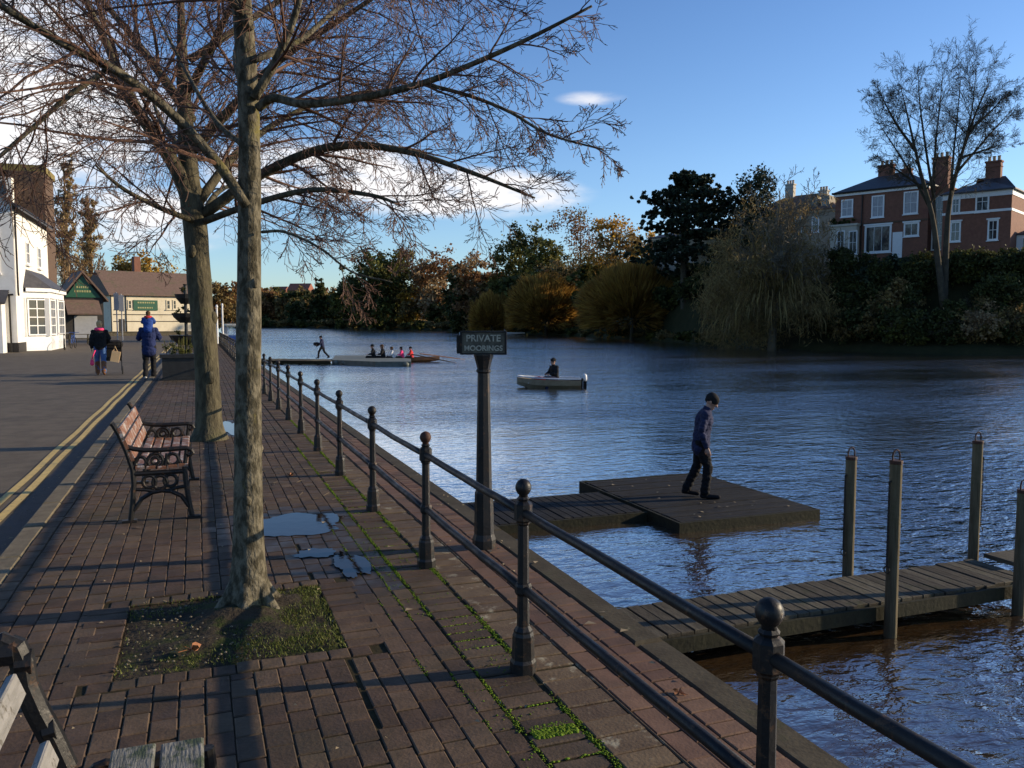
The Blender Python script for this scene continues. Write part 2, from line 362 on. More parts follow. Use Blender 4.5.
L.new(mx.outputs['Result'], bg.inputs['Color'])
ld = bpy.data.lights.new('sun', 'SUN'); ld.energy = 5.0; ld.angle = R(.5); ld.color = (1, .81, .56)
sun = bpy.data.objects.new('sun', ld); C.objects.link(sun)
sd = Vector((math.cos(SUN_AZ)*math.cos(SUN_EL), math.sin(SUN_AZ)*math.cos(SUN_EL), math.sin(SUN_EL)))
sun.rotation_euler = sd.to_track_quat('Z', 'Y').to_euler(); sun.location = (30, -8, 20)
sc.view_settings.view_transform = 'Standard'; sc.view_settings.look = 'None'
sc.view_settings.gamma = 1; sc.view_settings.exposure = .34
try: sc.cycles.use_denoising = True
except Exception: pass
sc.cycles.max_bounces = 6; sc.cycles.caustics_reflective = False; sc.cycles.caustics_refractive = False

# ------------------------------------------------------------------ setting: ground, road, paving, water
WZ, RZ = -1.5, -.07
def sheet(name, x0, x1, y0, y1, z, m, kind='structure'):
    b = MB(); b.quad((x0,y0,z),(x1,y0,z),(x1,y1,z),(x0,y1,z)); return tag(b.build(name, m), kind=kind)
sheet('ground', -3000, 3000, -3000, 4000, -4.0, M_ground)
b = MB(); b.quad((2.2,-260,WZ),(1500,-260,WZ),(1500,700,WZ),(2.2,700,WZ)); tag(b.build('river_water', M_water), kind='structure')
sheet('left_bank_ground', -900, 1.2, -60, 700, RZ-.012, M_ground)
sheet('road', -60, -1.34, -40, 160, RZ, M_asphalt)
sheet('gutter', -1.55, -1.335, -40, 100, RZ+.004, M_gutter)
b = MB()
for x in (-1.80, -1.66):                      # double yellow lines, a little wobbly
    y = -6.0
    while y < 60:
        j = lambda yy: .008*math.sin(yy*1.7+x*9)
        b.quad((x+j(y), y, RZ+.008), (x+.075+j(y), y, RZ+.008), (x+.075+j(y+.5), y+.5, RZ+.008), (x+j(y+.5), y+.5, RZ+.008)); y += .5
tag(b.build('yellow_line', M_yellow), kind='structure')
b = MB(); y = -6.0
while y < 70:
    l = .9+rnd.uniform(-.03,.03)
    b.box(-1.335+rnd.uniform(-.006,.006), -1.18, y+.006, y+l-.006, -.3, .004+rnd.uniform(-.004,.004), ch=.014); y += l
tag(b.build('kerb', M_kerb), kind='structure')

# pavement: single bricks over a joint bed
PIT = (-.40, .66, 4.06, 5.12)
def wet(x, y):
    d1 = ((x-.62)/.62)**2+((y-6.75)/.62)**2; d2 = ((x-.86)/.34)**2+((y-5.5)/.75)**2; d3 = ((x-.45)/.4)**2+((y-13.3)/.9)**2
    return min(d1, d2, d3)+.55*noise.noise((x*3, y*3, 0))
bj = MB(); bk = MB()
bj.quad((-1.18,-6,-.008),(1.95,-6,-.008),(1.95,PIT[2],-.008),(-1.18,PIT[2],-.008))
bj.quad((-1.18,PIT[3],-.008),(1.95,PIT[3],-.008),(1.95,70,-.008),(-1.18,70,-.008))
bj.quad((-1.18,PIT[2],-.008),(PIT[0],PIT[2],-.008),(PIT[0],PIT[3],-.008),(-1.18,PIT[3],-.008))
bj.quad((PIT[1],PIT[2],-.008),(1.95,PIT[2],-.008),(1.95,PIT[3],-.008),(PIT[1],PIT[3],-.008))
tag(bj.build('pavement_bed', M_joint), kind='structure')
def brick(B, x0, x1, y0, y1, m=0, gap=.003, zj=.0022, drop=0.0, gapy=None):
    gx = gap*rnd.uniform(.6,1.5); gy = (gapy or gap)*rnd.uniform(.6,1.4); z = rnd.uniform(-zj, zj)-drop
    t = [z+rnd.uniform(-zj, zj)*.7 for _ in range(4)]; c = .005; rr = lambda: rnd.uniform(-.0018,.0018)
    X0, X1, Y0, Y1 = x0+gx+rr(), x1-gx+rr(), y0+gy+rr(), y1-gy+rr(); k = len(B.v)
    B.v += [Vector(p) for p in ((X0,Y0,-.03),(X1,Y0,-.03),(X1,Y1,-.03),(X0,Y1,-.03),
            (X0,Y0,t[0]-c),(X1,Y0,t[1]-c),(X1,Y1,t[2]-c),(X0,Y1,t[3]-c),
            (X0+c,Y0+c,t[0]),(X1-c,Y0+c,t[1]),(X1-c,Y1-c,t[2]),(X0+c,Y1-c,t[3]))]
    for f in ((8,9,10,11),(0,1,5,4),(1,2,6,5),(2,3,7,6),(3,0,4,7),(4,5,9,8),(5,6,10,9),(6,7,11,10),(7,4,8,11)):
        B.f.append(tuple(k+i for i in f)); B.m.append(m)
def in_pit(x0, x1, y0, y1, g=.115): return x1 > PIT[0]-g and x0 < PIT[1]+g and y1 > PIT[2]-g and y0 < PIT[3]+g
W, LN = .1065, .185
ncol = 22; xs0 = -1.18
for i in range(ncol):
    x0 = xs0+i*W; x1 = x0+W; y = -3.0+(LN/2 if i % 2 else 0)+rnd.uniform(-.02,.02)
    while y < 66:
        a, c = y, y+LN
        if in_pit(x0, x1, a, c):
            if a < PIT[2]-.115 < c and c-a > .02: c = PIT[2]-.115
            elif a < PIT[3]+.115 < c: a = PIT[3]+.115
            else: y += LN; continue
            if c-a < .03: y += LN; continue
        wv = wet((x0+x1)/2, (a+c)/2)
        sunk = (i == 17 and 2.6 < y < 6.2 and rnd.random() < .55)
        drop = 0 if sunk else (.004*max(0, 1-wv) if wv < 1 else 0)
        brick(bk, x0+(.022 if sunk else 0), x1, a, c, 1 if wv < 1.0 else 0, gap=.0022 if not sunk else .005, gapy=.005, drop=drop)
        y += LN
# soldier ring round the tree pit
y = PIT[2]-.105
for (ya, yb) in ((PIT[2]-.11, PIT[2]), (PIT[3], PIT[3]+.11)):
    x = PIT[0]-.11
    while x < PIT[1]+.10: brick(bk, x, x+.107, ya, yb, 0, zj=.004); x += .107
for (xa, xb) in ((PIT[0]-.215, PIT[0]), (PIT[1], PIT[1]+.215)):
    y = PIT[2]
    while y < PIT[3]-.02: brick(bk, xa if xa < 0 else xa, xb, y, y+.106, 0, zj=.004); y += .106
xr = xs0+ncol*W          # mossy row under the railing, then lime-stained blocks, then the red strip
y = -3.0
while y < 66: brick(bk, xr+.012, xr+.235, y, y+.112, 0, zj=.004, gap=.004, gapy=.007); y += .112
y = -3.0; k = 0
while y < 66:
    o = .03*(k % 2); brick(bk, xr+.255, xr+.48, y, y+.135, 2, zj=.004, gap=.003, gapy=.006); y += .135; k += 1
XRD = xr+.48; y = -3.0
while y < 66: brick(bk, XRD+.002, XRD+.016, y, y+.9, 2, gap=.001); y += .9
for i in range(2):
    y = -3.0+(.107 if i % 2 else 0); x0 = XRD+.017+i*.112
    while y < 66: brick(bk, x0, x0+.112, y, y+.213, 3, gap=.002, gapy=.005); y += .213
y = -3.0
while y < 66: brick(bk, XRD+.243, XRD+.385, y, y+.1065, 3, gap=.002, gapy=.004); y += .1065
XC = XRD+.386
tag(bk.build('pavement', [M_brick, M_brickwet, M_edge, M_redbrick]), kind='structure')
# tree pit soil (bumpy)
b = MB(); n = 26
for i in range(n+1):
    for j in range(n+1):
        x = PIT[0]+(PIT[1]-PIT[0])*i/n; y = PIT[2]+(PIT[3]-PIT[2])*j/n
        e = min(i, n-i, j, n-j)/n
        b.v.append(Vector((x, y, -.018+.05*min(e*3, 1)*(.5+.8*noise.noise((x*4,y*4,1)))+.012*noise.noise((x*17,y*17,2))+.05*math.exp(-((x-.24)**2+(y-4.87)**2)/.05))))
for i in range(n):
    for j in range(n):
        k = i*(n+1)+j; b.f.append((k, k+n+1, k+n+2, k+1)); b.m.append(0)
tag(b.build('tree_pit_soil', M_soil, smooth=True), kind='structure')
# grass in the pit
b = MB()
for _ in range(15000):
    x = rnd.uniform(PIT[0], PIT[1]); y = rnd.uniform(PIT[2], PIT[3])
    den = 1.3*min(1, max(0, (x-.0)/.25)) + .30*(x < .05)*(y > 4.85 or y < 4.25)+.05
    if rnd.random() > den*(.6+.9*noise.noise((x*6,y*6,5))): continue
    h = rnd.uniform(.006,.022); a = rnd.uniform(0, 6.28); q = Vector((math.cos(a), math.sin(a), 0)); t = Vector((rnd.uniform(-1,1), rnd.uniform(-1,1), 0))*h*.8
    p = Vector((x, y, .0)); wd = .003
    b.poly([p-q*wd, p+q*wd, p+t+Vector((0,0,h))])
tag(b.build('grass', M_grass), kind='stuff')
# moss in the joints near the railing
b = MB()
def mossline(x, y0, y1, den, wd):
    for _ in range(int((y1-y0)*den*2.2)):
        y = rnd.uniform(y0, y1)
        k = .42+1.5*noise.noise((x*5, y*1.6, 3))+.5*noise.noise((x, y*9, 3))
        if rnd.random() > k: continue
        c = Vector((x+rnd.gauss(0, wd), y, rnd.uniform(-.006,.003))); s = rnd.uniform(.002,.0055)
        b.ball(c, s, 5, 0, (1, rnd.uniform(1,1.8), .7))
mossline(1.17, 1.9, 11, 420, .007); mossline(1.12, 2.3, 6, 60, .03); mossline(.95, 3.6, 6.5, 90, .005); mossline(1.056, 2.2, 7, 120, .005)
mossline(1.408, 1.3, 14, 480, .009); mossline(1.29, 1.7, 9, 60, .05)
for yy in [-3+.112*i for i in range(40, 100)]:
    if rnd.random() < .3:
        for _ in range(14): b.ball(Vector((rnd.uniform(1.18,1.40), yy+rnd.gauss(0,.003), -.003)), rnd.uniform(.004,.008), 5, 0, (1.6,1,.7))
for _ in range(420): b.ball(Vector((1.29+rnd.uniform(-.09,.09), 2.93+rnd.uniform(-.05,.05), 0)), rnd.uniform(.005,.011), 5, 0, (1.2,1.2,.7))
tag(b.build('moss', M_moss, smooth=True), kind='stuff')
# puddles
def puddle(cx, cy, rx, ry, seed):
    b = MB(); P = []
    for i in range(64):
        a = 2*math.pi*i/64; k = 1+.5*noise.noise((math.cos(a)*1.6, math.sin(a)*1.6, seed))+.28*noise.noise((math.cos(a)*5, math.sin(a)*5, seed))
        P.append((cx+rx*k*math.cos(a), cy+ry*k*math.sin(a), .0032))
    b.poly(P); tag(b.build('puddle', M_puddle), kind='structure')
puddle(.66, 6.78, .44, .33, 3); puddle(.92, 5.45, .10, .30, 9); puddle(.75, 5.85, .14, .12, 14); puddle(.47, 13.3, .22, .75, 21)

# quay: coping timber and wall
XQ = 2.2
quay = empty('quay_wall', (XQ, 20, 0), 0, 'dark riverside retaining wall with a weathered coping along the water', 'wall')
b = MB(); y = -6.0
while y < 70:
    l = 2.4; b.box(XC+.004, XQ+.012, y+.004, y+l-.004, -.34, rnd.uniform(-.006,.004), ch=.02); y += l
b.build('coping', M_coping, quay)
b = MB(); b.box(1.5, XQ, -60, 700, -4, -.345); b.build('wall_face', M_quay, quay)
# raised part of the bank beyond the paving
sheet('towpath', -1.2, 2.2, 70, 420, -.05, M_ground)

# far bank terrain
SH = [(-900,620),(-300,560),(100,480),(200,430),(300,372),(400,292),(500,216),(580,166),(640,137),(700,112),(800,90),(900,80),(1024,76),(1150,74),(1500,72),(2200,70),(3600,60)]
HT = [(-900,1),(300,1.0),(400,1.5),(500,2.4),(580,3),(640,4.4),(700,5),(800,6),(850,8.2),(1024,8.6),(1500,8),(3600,7)]
def lerp(T, x):
    for (a, u), (c, v) in zip(T, T[1:]):
        if a <= x <= c: return u+(v-u)*(x-a)/(c-a)
    return T[0][1] if x < T[0][0] else T[-1][1]
shore = lambda px: lerp(SH, px)
def bank_z(px, off):
    H = lerp(HT, px); k = shore(px)/90 if px < 640 else 1
    o = off/max(k, .8)
    prof = [(-6,-3.0),(0,WZ-.15),(1.0,WZ+.55),(3.5,WZ+1.3),(9,H-.1),(14,H),(60,H+.5),(900,H+4)]
    return lerp(prof, o)
b = MB(); PX = [-900,-600,-300,-100]+[x*20 for x in range(0, 60)]+[1220,1300,1400,1500,1700,2000,2400,3000,3600]
OF = [-6,-1,0,.5,1,2,3.5,6,9,14,25,60,250,900]
for px in PX:
    for o in OF:
        d = shore(px)+o*(1 if px > 640 else max(1, shore(px)/90)); p = xy(px, d); 
        p.z = bank_z(px, o*(1 if px > 640 else max(1, shore(px)/90))); p.z += .35*noise.noise(p*.15) if o > 0 else 0; b.v.append(p)
no = len(OF)
for i in range(len(PX)-1):
    for j in range(no-1):
        k = i*no+j; b.f.append((k, k+no, k+no+1, k+1)); b.m.append(0)
tag(b.build('far_bank', M_bank, smooth=True), kind='structure')
def bank_pt(px, off): 
    p = xy(px, shore(px)+off); p.z = bank_z(px, off)-.1; return p

# ------------------------------------------------------------------ railing
def rail_post(parent, x, y, rusty=False):
    x += rnd.uniform(-.004,.004); b = MB()
    b.lathe([(.062,-.03),(.062,.045),(.054,.06),(.050,.17),(.044,.185),(.044,.195),(.030,.215),(.028,.36),(.034,.362),(.040,.375),(.040,.405),(.034,.418),(.027,.42),
             (.025,.69),(.032,.70),(.032,.705),(.042,.715),(.042,.79),(.032,.80),(.024,.805),(.030,.815),(.022,.825)], 8, (x,y,0))
    p = b.build('post', M_iron, parent)
    f = MB(); f.lathe([(.022,.824),(.020,.832),(.027,.838),(.036,.855),(.038,.868),(.035,.882),(.027,.896),(.014,.904),(.003,.907)], 14, (x,y,0))
    q = f.build('finial', M_rust if rusty else M_iron, p, smooth=True)
    if rusty: q['label'] = 'rust brown ball finial bare of paint'
XR = 1.385
rail = empty('railing', (XR, 3.5, 0), 0, 'black cast iron railing with ball topped posts along the river edge', 'railing')
ys = [3.5+1.755*i for i in range(-2, 32)]
for i, y in enumerate(ys): rail_post(rail, XR, y, i == 3)
for z, nm in ((.752,'top_rail'), (.39,'lower_rail')):
    for y0, y1 in zip(ys, ys[1:]):
        b = MB(); sag = rnd.uniform(.0,.009); P = [(XR+rnd.uniform(-.0025,.0025), y0+(y1-y0)*t/6, z+rnd.uniform(-.0018,.0018)-sag*math.sin(math.pi*t/6)) for t in range(7)]
        b.tube(P, .0205, 10); b.build(nm, M_iron, rail, smooth=True)

# ------------------------------------------------------------------ sign on its post
sx, sy = 1.90, 5.57
sg = empty('mooring_sign', (sx, sy, 0), 0, 'rectangular black and pale sign reading PRIVATE MOORINGS on an octagonal black iron post', 'sign')
b = MB(); b.lathe([(.085,-.02),(.085,.06),(.072,.10),(.066,.40),(.058,.42),(.044,1.20),(.043,1.26),(.052,1.27),(.052,1.285),(.044,1.29),(.06,1.35),(.07,1.385),(.07,1.395)], 8, (sx,sy,0))
b.build('post', M_iron, sg)
rz = -R(22); Msg = Matrix.Translation((sx, sy, 0)) @ Matrix.Rotation(rz, 4, 'Z')
b = MB(); b.box(-.165,.165,-.022,.022,1.392,1.560, M=Msg); pl = b.build('plate', M_iron, sg)
b = MB(); b.box(-.150,.150,-.0265,-.0225,1.404,1.548, M=Msg); b.build('face', M_signgrey, pl)
b = MB()
for (a, c, e, f) in ((-.165,.165,1.548,1.560),(-.165,.165,1.392,1.404),(-.165,-.152,1.404,1.548),(.152,.165,1.404,1.548)): b.box(a,c,-.034,-.0225,e,f,M=Msg)
b.box(-.19,-.166,-.02,.03,1.40,1.53,M=Msg)
b.build('frame', M_iron, pl)
def text_mesh(name, s, size, M, m, parent, ext=.002, bold=.0):
    cu = bpy.data.curves.new(name, 'FONT'); cu.body = s; cu.size = size; cu.extrude = ext; cu.align_x = 'CENTER'; cu.offset = bold
    o = bpy.data.objects.new('tmp_text', cu); C.objects.link(o); bpy.context.view_layer.update()
    me = bpy.data.meshes.new_from_object(o.evaluated_get(bpy.context.evaluated_depsgraph_get()))
    bpy.data.objects.remove(o); bb = MB()
    bb.v = [M @ v.co for v in me.vertices]; bb.f = [tuple(p.vertices) for p in me.polygons]; bb.m = [0]*len(bb.f)
    bpy.data.meshes.remove(me)
    return bb.build(name, m, parent)
up = Matrix.Rotation(R(90), 4, 'X')
text_mesh('lettering', 'PRIVATE', .066, Msg @ Matrix.Translation((0,-.029,1.487)) @ up, M_signtext, pl, bold=.0012)
text_mesh('lettering', 'MOORINGS', .052, Msg @ Matrix.Translation((0,-.029,1.421)) @ up, M_signtext, pl, bold=.0012)

# ------------------------------------------------------------------ benches
def bench_end(b, y, arms=True):
    """cast iron end in the plane Y=y; X forward, origin at the back foot line"""
    r = .019; P = lambda *q: [(x, y, z) for x, z in q]
    t = lambda q, rr=r: b.tube(P(*q), rr, 8)
    t([(.0,.0),(.02,.15),(.035,.32),(.03,.43)]+([(-.01,.58),(-.06,.72),(-.10,.80),(-.115,.815)] if arms else []), .021)
    t([(.47,.0),(.445,.15),(.425,.32)]+([(.42,.43)] if arms else [(.42,.37)]), .021)
    b.box(-.06,.05,y-.03,y+.03,-.005,.022); b.box(.43,.53,y-.03,y+.03,-.005,.022)
    t([(.03,.395),(.42,.395)] if arms else [(.03,.35),(.42,.35)], .02)
    t([(.03,.10),(.09,.19),(.17,.235),(.24,.245),(.31,.235),(.39,.19),(.445,.10)], .018)
    t([(.03,.27),(.12,.26),(.20,.24)], .015); t([(.43,.27),(.35,.26),(.28,.24)], .015)
    for cx, cz, rr in ((.15,.325,.05),(.31,.325,.05),(.23,.315,.055)):
        t([(cx+rr*math.cos(a*math.pi/6), cz+rr*math.sin(a*math.pi/6)) for a in range(13)], .0145)
    if arms:
        t([(-.03,.63),(.04,.60),(.12,.585),(.25,.58),(.38,.585),(.44,.585),(.475,.57),(.485,.545),(.465,.525),(.44,.535)], .020)
        t([(.42,.42),(.43,.50),(.44,.575)], .018)
        for cx, cz, rr in ((.20,.495,.058),(.20,.495,.028),(.33,.50,.045),(.09,.49,.042)):
            t([(cx+rr*math.cos(a*math.pi/6), cz+rr*math.sin(a*math.pi/6)) for a in range(13)], .0145)
        t([(.02,.42),(.08,.54),(.10,.58)], .014); t([(.27,.42),(.29,.55)], .014); t([(.40,.44),(.36,.54)], .014)
    else:
        t([(-.13,.725),(-.12,.752),(-.09,.76),(-.06,.745),(-.045,.70),(-.04,.64),(-.015,.56),(.02,.47),(.05,.38)], .032); t([(-.06,.70),(-.02,.70)], .036); t([(.0,.50),(.03,.505)], .036); t([(-.10,.735),(-.06,.735)], .04)
def bench(loc, length, label, sl_m, arms=True, back_m=None):
    root = empty('park_bench', loc, 0, label, 'bench')
    for y in (0, length):
        b = MB(); bench_end(b, y+(.03 if not arms and y > 0 else 0), arms); b.build('cast_iron_end', M_iron, root, smooth=False, world=False)
    b = MB()
    y0, y1 = (-.02, length+.02) if arms else (-.02, length-.03)
    for k in range(5): 
        pt_, wd_ = (.082, .068) if arms else (.125, .112)
        if not arms and k not in (1, 2): continue
        x = .05+k*pt_; z = .425+.006*abs(k-2)
        b.box(x, x+wd_, y0, y1-(0 if arms else .03), z, z+.026, ch=.006)
    b.build('seat', sl_m, root, world=False)
    b = MB()
    for k in range(3 if arms else 2):
        s = .50+.098*k if arms else .45+.19*k; x = .012-(s-.5)*.36; Mx = Matrix.Translation((x+.012, 0, s)) @ Matrix.Rotation(R(-20), 4, 'Y')
        b.box(0, .024, y0, y1-(0 if arms else .09), 0 if arms else .024, .082 if arms else .088, M=Mx, ch=.004)
    b.build('backrest', back_m or sl_m, root, world=False)
    return root
bench((-.545, 7.28, 0), 1.75, 'black cast iron bench with red brown slats facing the river beside the far tree', M_woodslat)
bench((-.425, 1.0, 0), 1.50, 'armless iron bench with peeling pale slats cut off at the lower left corner', M_oldslat, False, M_paleslat)

# ------------------------------------------------------------------ trees
def branch(B, p, d, ln, r0, lev, P, rng, r1=None):
    """one branch as a bent tube, then its side shoots; B is a list of MBs by level"""
    n = P['seg'][lev]; pts = [p.copy()]; rad = [r0]; d = d.normalized(); q = p.copy()
    rend = max(r0*P['taper'], P['rmin']) if r1 is None else r1
    for i in range(n):
        t = (i+1)/n
        d = (d+Vector((rng.gauss(0,1), rng.gauss(0,1), rng.gauss(0,1)))*P['wob'][lev]+Vector((0,0,P['trop'][lev]))).normalized()
        q = q+d*(ln/n); pts.append(q.copy()); rad.append(r0+(rend-r0)*t)
    B[min(lev, len(B)-1)].tube(pts, rad, P['sides'][lev], 0, cap=(lev == 0))
    shoots(B, pts, rad, ln, lev, P, rng)
def shoots(B, pts, rad, ln, lev, P, rng, t0=None):
    if lev >= P['max']: return
    k = P['kids'][lev]; n = len(pts)-1
    for j in range(k):
        t = (t0 if t0 is not None else P['start'][lev])+(1-(t0 if t0 is not None else P['start'][lev]))*(j+rng.random())/k
        t = min(t, .999); i = int(t*n); f = t*n-i
        p = pts[i].lerp(pts[i+1], f); r = rad[i]+(rad[i+1]-rad[i])*f
        dd = (pts[i+1]-pts[i]).normalized()
        a = rng.uniform(0, 6.283); o = dd.orthogonal().normalized(); o = (Matrix.Rotation(a, 3, dd) @ o)
        o.z *= P.get('flatz', 1.0)
        an = R(rng.uniform(*P['ang'][lev])); nd = (dd*math.cos(an)+o*math.sin(an)).normalized()
        l2 = ln*rng.uniform(*P['lr'][lev])*(1-.4*t); 
        branch(B, p, nd, l2, max(r*P['rr'], P['rmin']), lev+1, P, rng)
    # the leader goes on as a twig
def limb_path(pts, sub=5):
    """smooth a polyline (Catmull-Rom)"""
    P = [pts[0]*2-pts[1]]+pts+[pts[-1]*2-pts[-2]]; out = []
    for i in range(1, len(P)-2):
        for k in range(sub):
            t = k/sub; a, b_, c, e = P[i-1], P[i], P[i+1], P[i+2]
            out.append(.5*((2*b_)+(c-a)*t+(2*a-5*b_+4*c-e)*t*t+(3*b_-a-3*c+e)*t**3))
    out.append(pts[-1]); return out

PN = dict(seg=(8,8,7,5,4), wob=(.05,.075,.085,.09,.10), trop=(.0,-.02,-.045,-.03,.03), sides=(8,5,4,3,3), kids=(9,7,5,2,0), start=(.15,.12,.12,.15,0),
          ang=((25,60),(25,55),(25,55),(25,50)), lr=((.45,.8),(.45,.75),(.4,.75),(.4,.7)), taper=.25, rmin=.0016, rr=.45, max=4)
def lerp_r(r0, r1, n): return [r0+(r1-r0)*i/(n-1) for i in range(n)]

Z_ = Vector((0,0,1))
# the near tree ----------------------------------------------------
rng = random.Random(11)
t1 = empty('bare_tree', (.24, 4.87, 0), 0, 'slender leafless tree with pale lichened bark in the square grassy pit', 'tree')
tp = limb_path([Vector((.235,4.87,-.02)), Vector((.245,4.87,.5)), Vector((.26,4.87,1.2)), Vector((.285,4.88,2.0)), Vector((.30,4.88,2.8)), Vector((.27,4.9,3.5)), Vector((.22,4.92,4.4)), Vector((.25,4.9,5.4)), Vector((.2,4.95,6.6))])
tr_ = []
for p in tp:
    z = p.z; r = .078-.0085*max(z-.4, 0) if z > .0 else .078
    r = max(r, .018)+ (.055+.03*(noise.noise((0,0,3))))*math.exp(-max(z,0)/.13)+.018*math.exp(-max(z,0)/.4)
    tr_.append(r*(1+.05*noise.noise((z*5, 0, 1))))
b = MB(); b.tube(tp, tr_, 18)
for k in range(6):      # root flare
    a = k*1.05+.3; q = Vector((.235, 4.87, 0)); o = Vector((math.cos(a), math.sin(a), 0)); b.tube([q+o*.05+Z_*.20, q+o*.105+Z_*.07, q+o*.17+Z_*.005, q+o*.24-Z_*.03], [.035,.045,.035,.015], 8)
for (zz, aa) in ((.95,.4),(1.45,2.2),(1.9,5.2),(2.25,3.9),(.6,4.6)):       # knots
    i = min(range(len(tp)), key=lambda k: abs(tp[k].z-zz)); b.ball(tp[i]+Vector((math.cos(aa), math.sin(aa), 0))*tr_[i]*.86, .026, 8, 0, (1,1,1.3))
b.build('trunk', M_bark1, t1, smooth=True)
lv = [MB(), MB(), MB()]
D0 = 4.62
def hand_limb(pix, r0, r1, ln, lev=1, kids=12, t0=.12):
    pts = limb_path([at(*q) for q in pix], 4); rad = [r0*(1-t)**.8+r1*t for t in [i/(len(pts)-1) for i in range(len(pts))]]
    bb = MB(); bb.tube(pts, [max(x, r1) for x in rad], 8); bb.build('limb', M_bark1 if pix[0][2] < 8 else M_bark2, TREE, smooth=True)
    Q = dict(PN); Q['kids'] = (kids,)+PN['kids'][1:]
    shoots(lv, pts, rad, ln, 0, Q, rng, t0)
TREE = t1
hand_limb([(247,206,D0),(215,160,4.55),(170,112,4.4),(118,72,4.2),(60,42,4.0),(0,5,3.8),(-60,-30,3.7)], .030, .008, 1.7, kids=13)
hand_limb([(110,68,4.2),(70,95,4.1),(30,130,4.0),(-10,165,3.9),(-60,210,3.8)], .014, .005, 1.1, kids=9)
hand_limb([(258,108,D0),(274,98,4.58),(305,104,4.5),(360,98,4.4),(420,84,4.3),(470,65,4.2),(530,38,4.1),(592,6,4.0)], .026, .006, .9, kids=14, t0=.15)
hand_limb([(425,84,4.3),(470,96,4.25),(510,112,4.2),(548,134,4.15),(604,150,4.1)], .011, .004, .55, kids=10)
hand_limb([(254,98,D0),(272,68,4.6),(290,30,4.55),(305,-20,4.5),(330,-110,4.4)], .026, .008, 1.7, kids=10)
hand_limb([(262,232,D0),(285,232,4.5),(320,248,4.4),(352,272,4.3),(392,282,4.2)], .009, .003, .5, kids=7)
hand_limb([(252,30,D0),(225,-10,4.5),(180,-60,4.3),(120,-90,4.0)], .022, .007, 1.7, kids=10)
hand_limb([(254,60,D0),(300,40,4.9),(350,0,5.3),(420,-30,5.6)], .02, .006, 1.6, kids=10)
hand_limb([(248,-30,D0),(300,-60,4.2),(370,-70,3.9),(440,-60,3.6)], .02, .006, 1.6, kids=9)
hand_limb([(250,150,D0+.05),(215,120,5.1),(180,60,5.6),(150,0,6.0)], .018, .006, 1.6, kids=10)
hand_limb([(248,100,D0+.05),(235,60,5.1),(240,20,5.6),(230,-40,6.0)], .018, .006, 1.6, kids=9)
lv[0].build('branch', M_bark1, t1, smooth=True); 
bb = MB(); 
for q in lv[1:]:
    k = len(bb.v); bb.v += q.v; bb.f += [tuple(i+k for i in f) for f in q.f]; bb.m += q.m
bb.build('twigs', M_twig, t1)

# the second tree ----------------------------------------------------
rng = random.Random(23)
t2 = empty('bare_tree', (.11, 12.1, 0), 0, 'stout leafless tree with a dense reddish crown standing behind the bench', 'tree'); TREE = t2
D2 = 11.35
tp = limb_path([xy(206,D2,-.05), xy(206,D2,.4), xy(205,D2,1.2), xy(201,D2,2.0), xy(198,D2,2.9), xy(194,D2,3.4), xy(191,D2,4.4), xy(190,D2,5.5), xy(192,D2,7.2)])
tr_ = []
for p in tp:
    z = p.z; r = .157 if z < 3 else max(.157-.04*(z-3), .03)
    tr_.append((r+.10*math.exp(-max(z,0)/.12)+.02*math.exp(-max(z,0)/.6))*(1+.06*noise.noise((z*3, 0, 4))))
b = MB(); b.tube(tp, tr_, 20)
for (zz, aa) in ((1.75,-.3),(2.5,4.2),(.8,5.0),(1.3,2.5)):
    i = min(range(len(tp)), key=lambda k: abs(tp[k].z-zz)); b.ball(tp[i]+Vector((math.cos(aa), math.sin(aa), 0))*tr_[i]*.85, .07, 8, 0, (1,1,1.5))
b.build('trunk', M_bark2, t2, smooth=True)
lv = [MB(), MB(), MB()]
PN = dict(PN); PN.update(rmin=.0034, kids=(10,7,5,3,0), trop=(0,-.02,-.03,-.015,.02))
hand_limb([(198,228,D2),(178,172,11.2),(152,132,11),(132,100,10.8),(105,40,10.6),(80,-10,10.4)], .11, .02, 3.4, kids=13)
hand_limb([(204,214,D2),(262,174,11.3),(330,147,11.1),(400,150,11),(470,172,10.9),(535,198,10.8)], .075, .012, 1.9, kids=16)
hand_limb([(193,150,D2),(230,110,11.2),(280,60,11),(340,20,10.8),(400,-20,10.6)], .07, .015, 3.2, kids=13)
hand_limb([(192,120,D2),(150,60,11.6),(110,10,12),(60,-40,12.3)], .07, .015, 3.2, kids=11)
hand_limb([(200,200,D2),(240,150,12.2),(300,110,13.2),(370,90,14)], .07, .014, 3.1, kids=13)
hand_limb([(197,190,D2),(180,150,12.5),(160,120,13.6),(150,90,14.8)], .07, .014, 3.1, kids=12)
hand_limb([(203,222,D2),(250,205,10.7),(310,190,10.0),(370,195,9.5),(400,205,9.4)], .05, .01, 1.9, kids=14)
hand_limb([(190,90,D2),(215,40,10.8),(240,-10,10.2),(280,-60,9.6)], .06, .015, 3.0, kids=11)
hand_limb([(198,222,D2),(165,210,10.6),(125,190,10),(95,165,9.6)], .045, .01, 1.7, kids=9)
hand_limb([(201,222,D2),(215,195,12.5),(235,185,14),(260,190,15.5)], .05, .01, 2.4, kids=12)
hand_limb([(190,60,D2),(330,-30,12.5),(420,-60,13.5)], .05, .012, 3.0, kids=10)
lv[0].build('branch', M_bark2, t2, smooth=True)
bb = MB()
for q in lv[1:]:
    k = len(bb.v); bb.v += q.v; bb.f += [tuple(i+k for i in f) for f in q.f]; bb.m += q.m
bb.build('twigs', M_twig, t2)

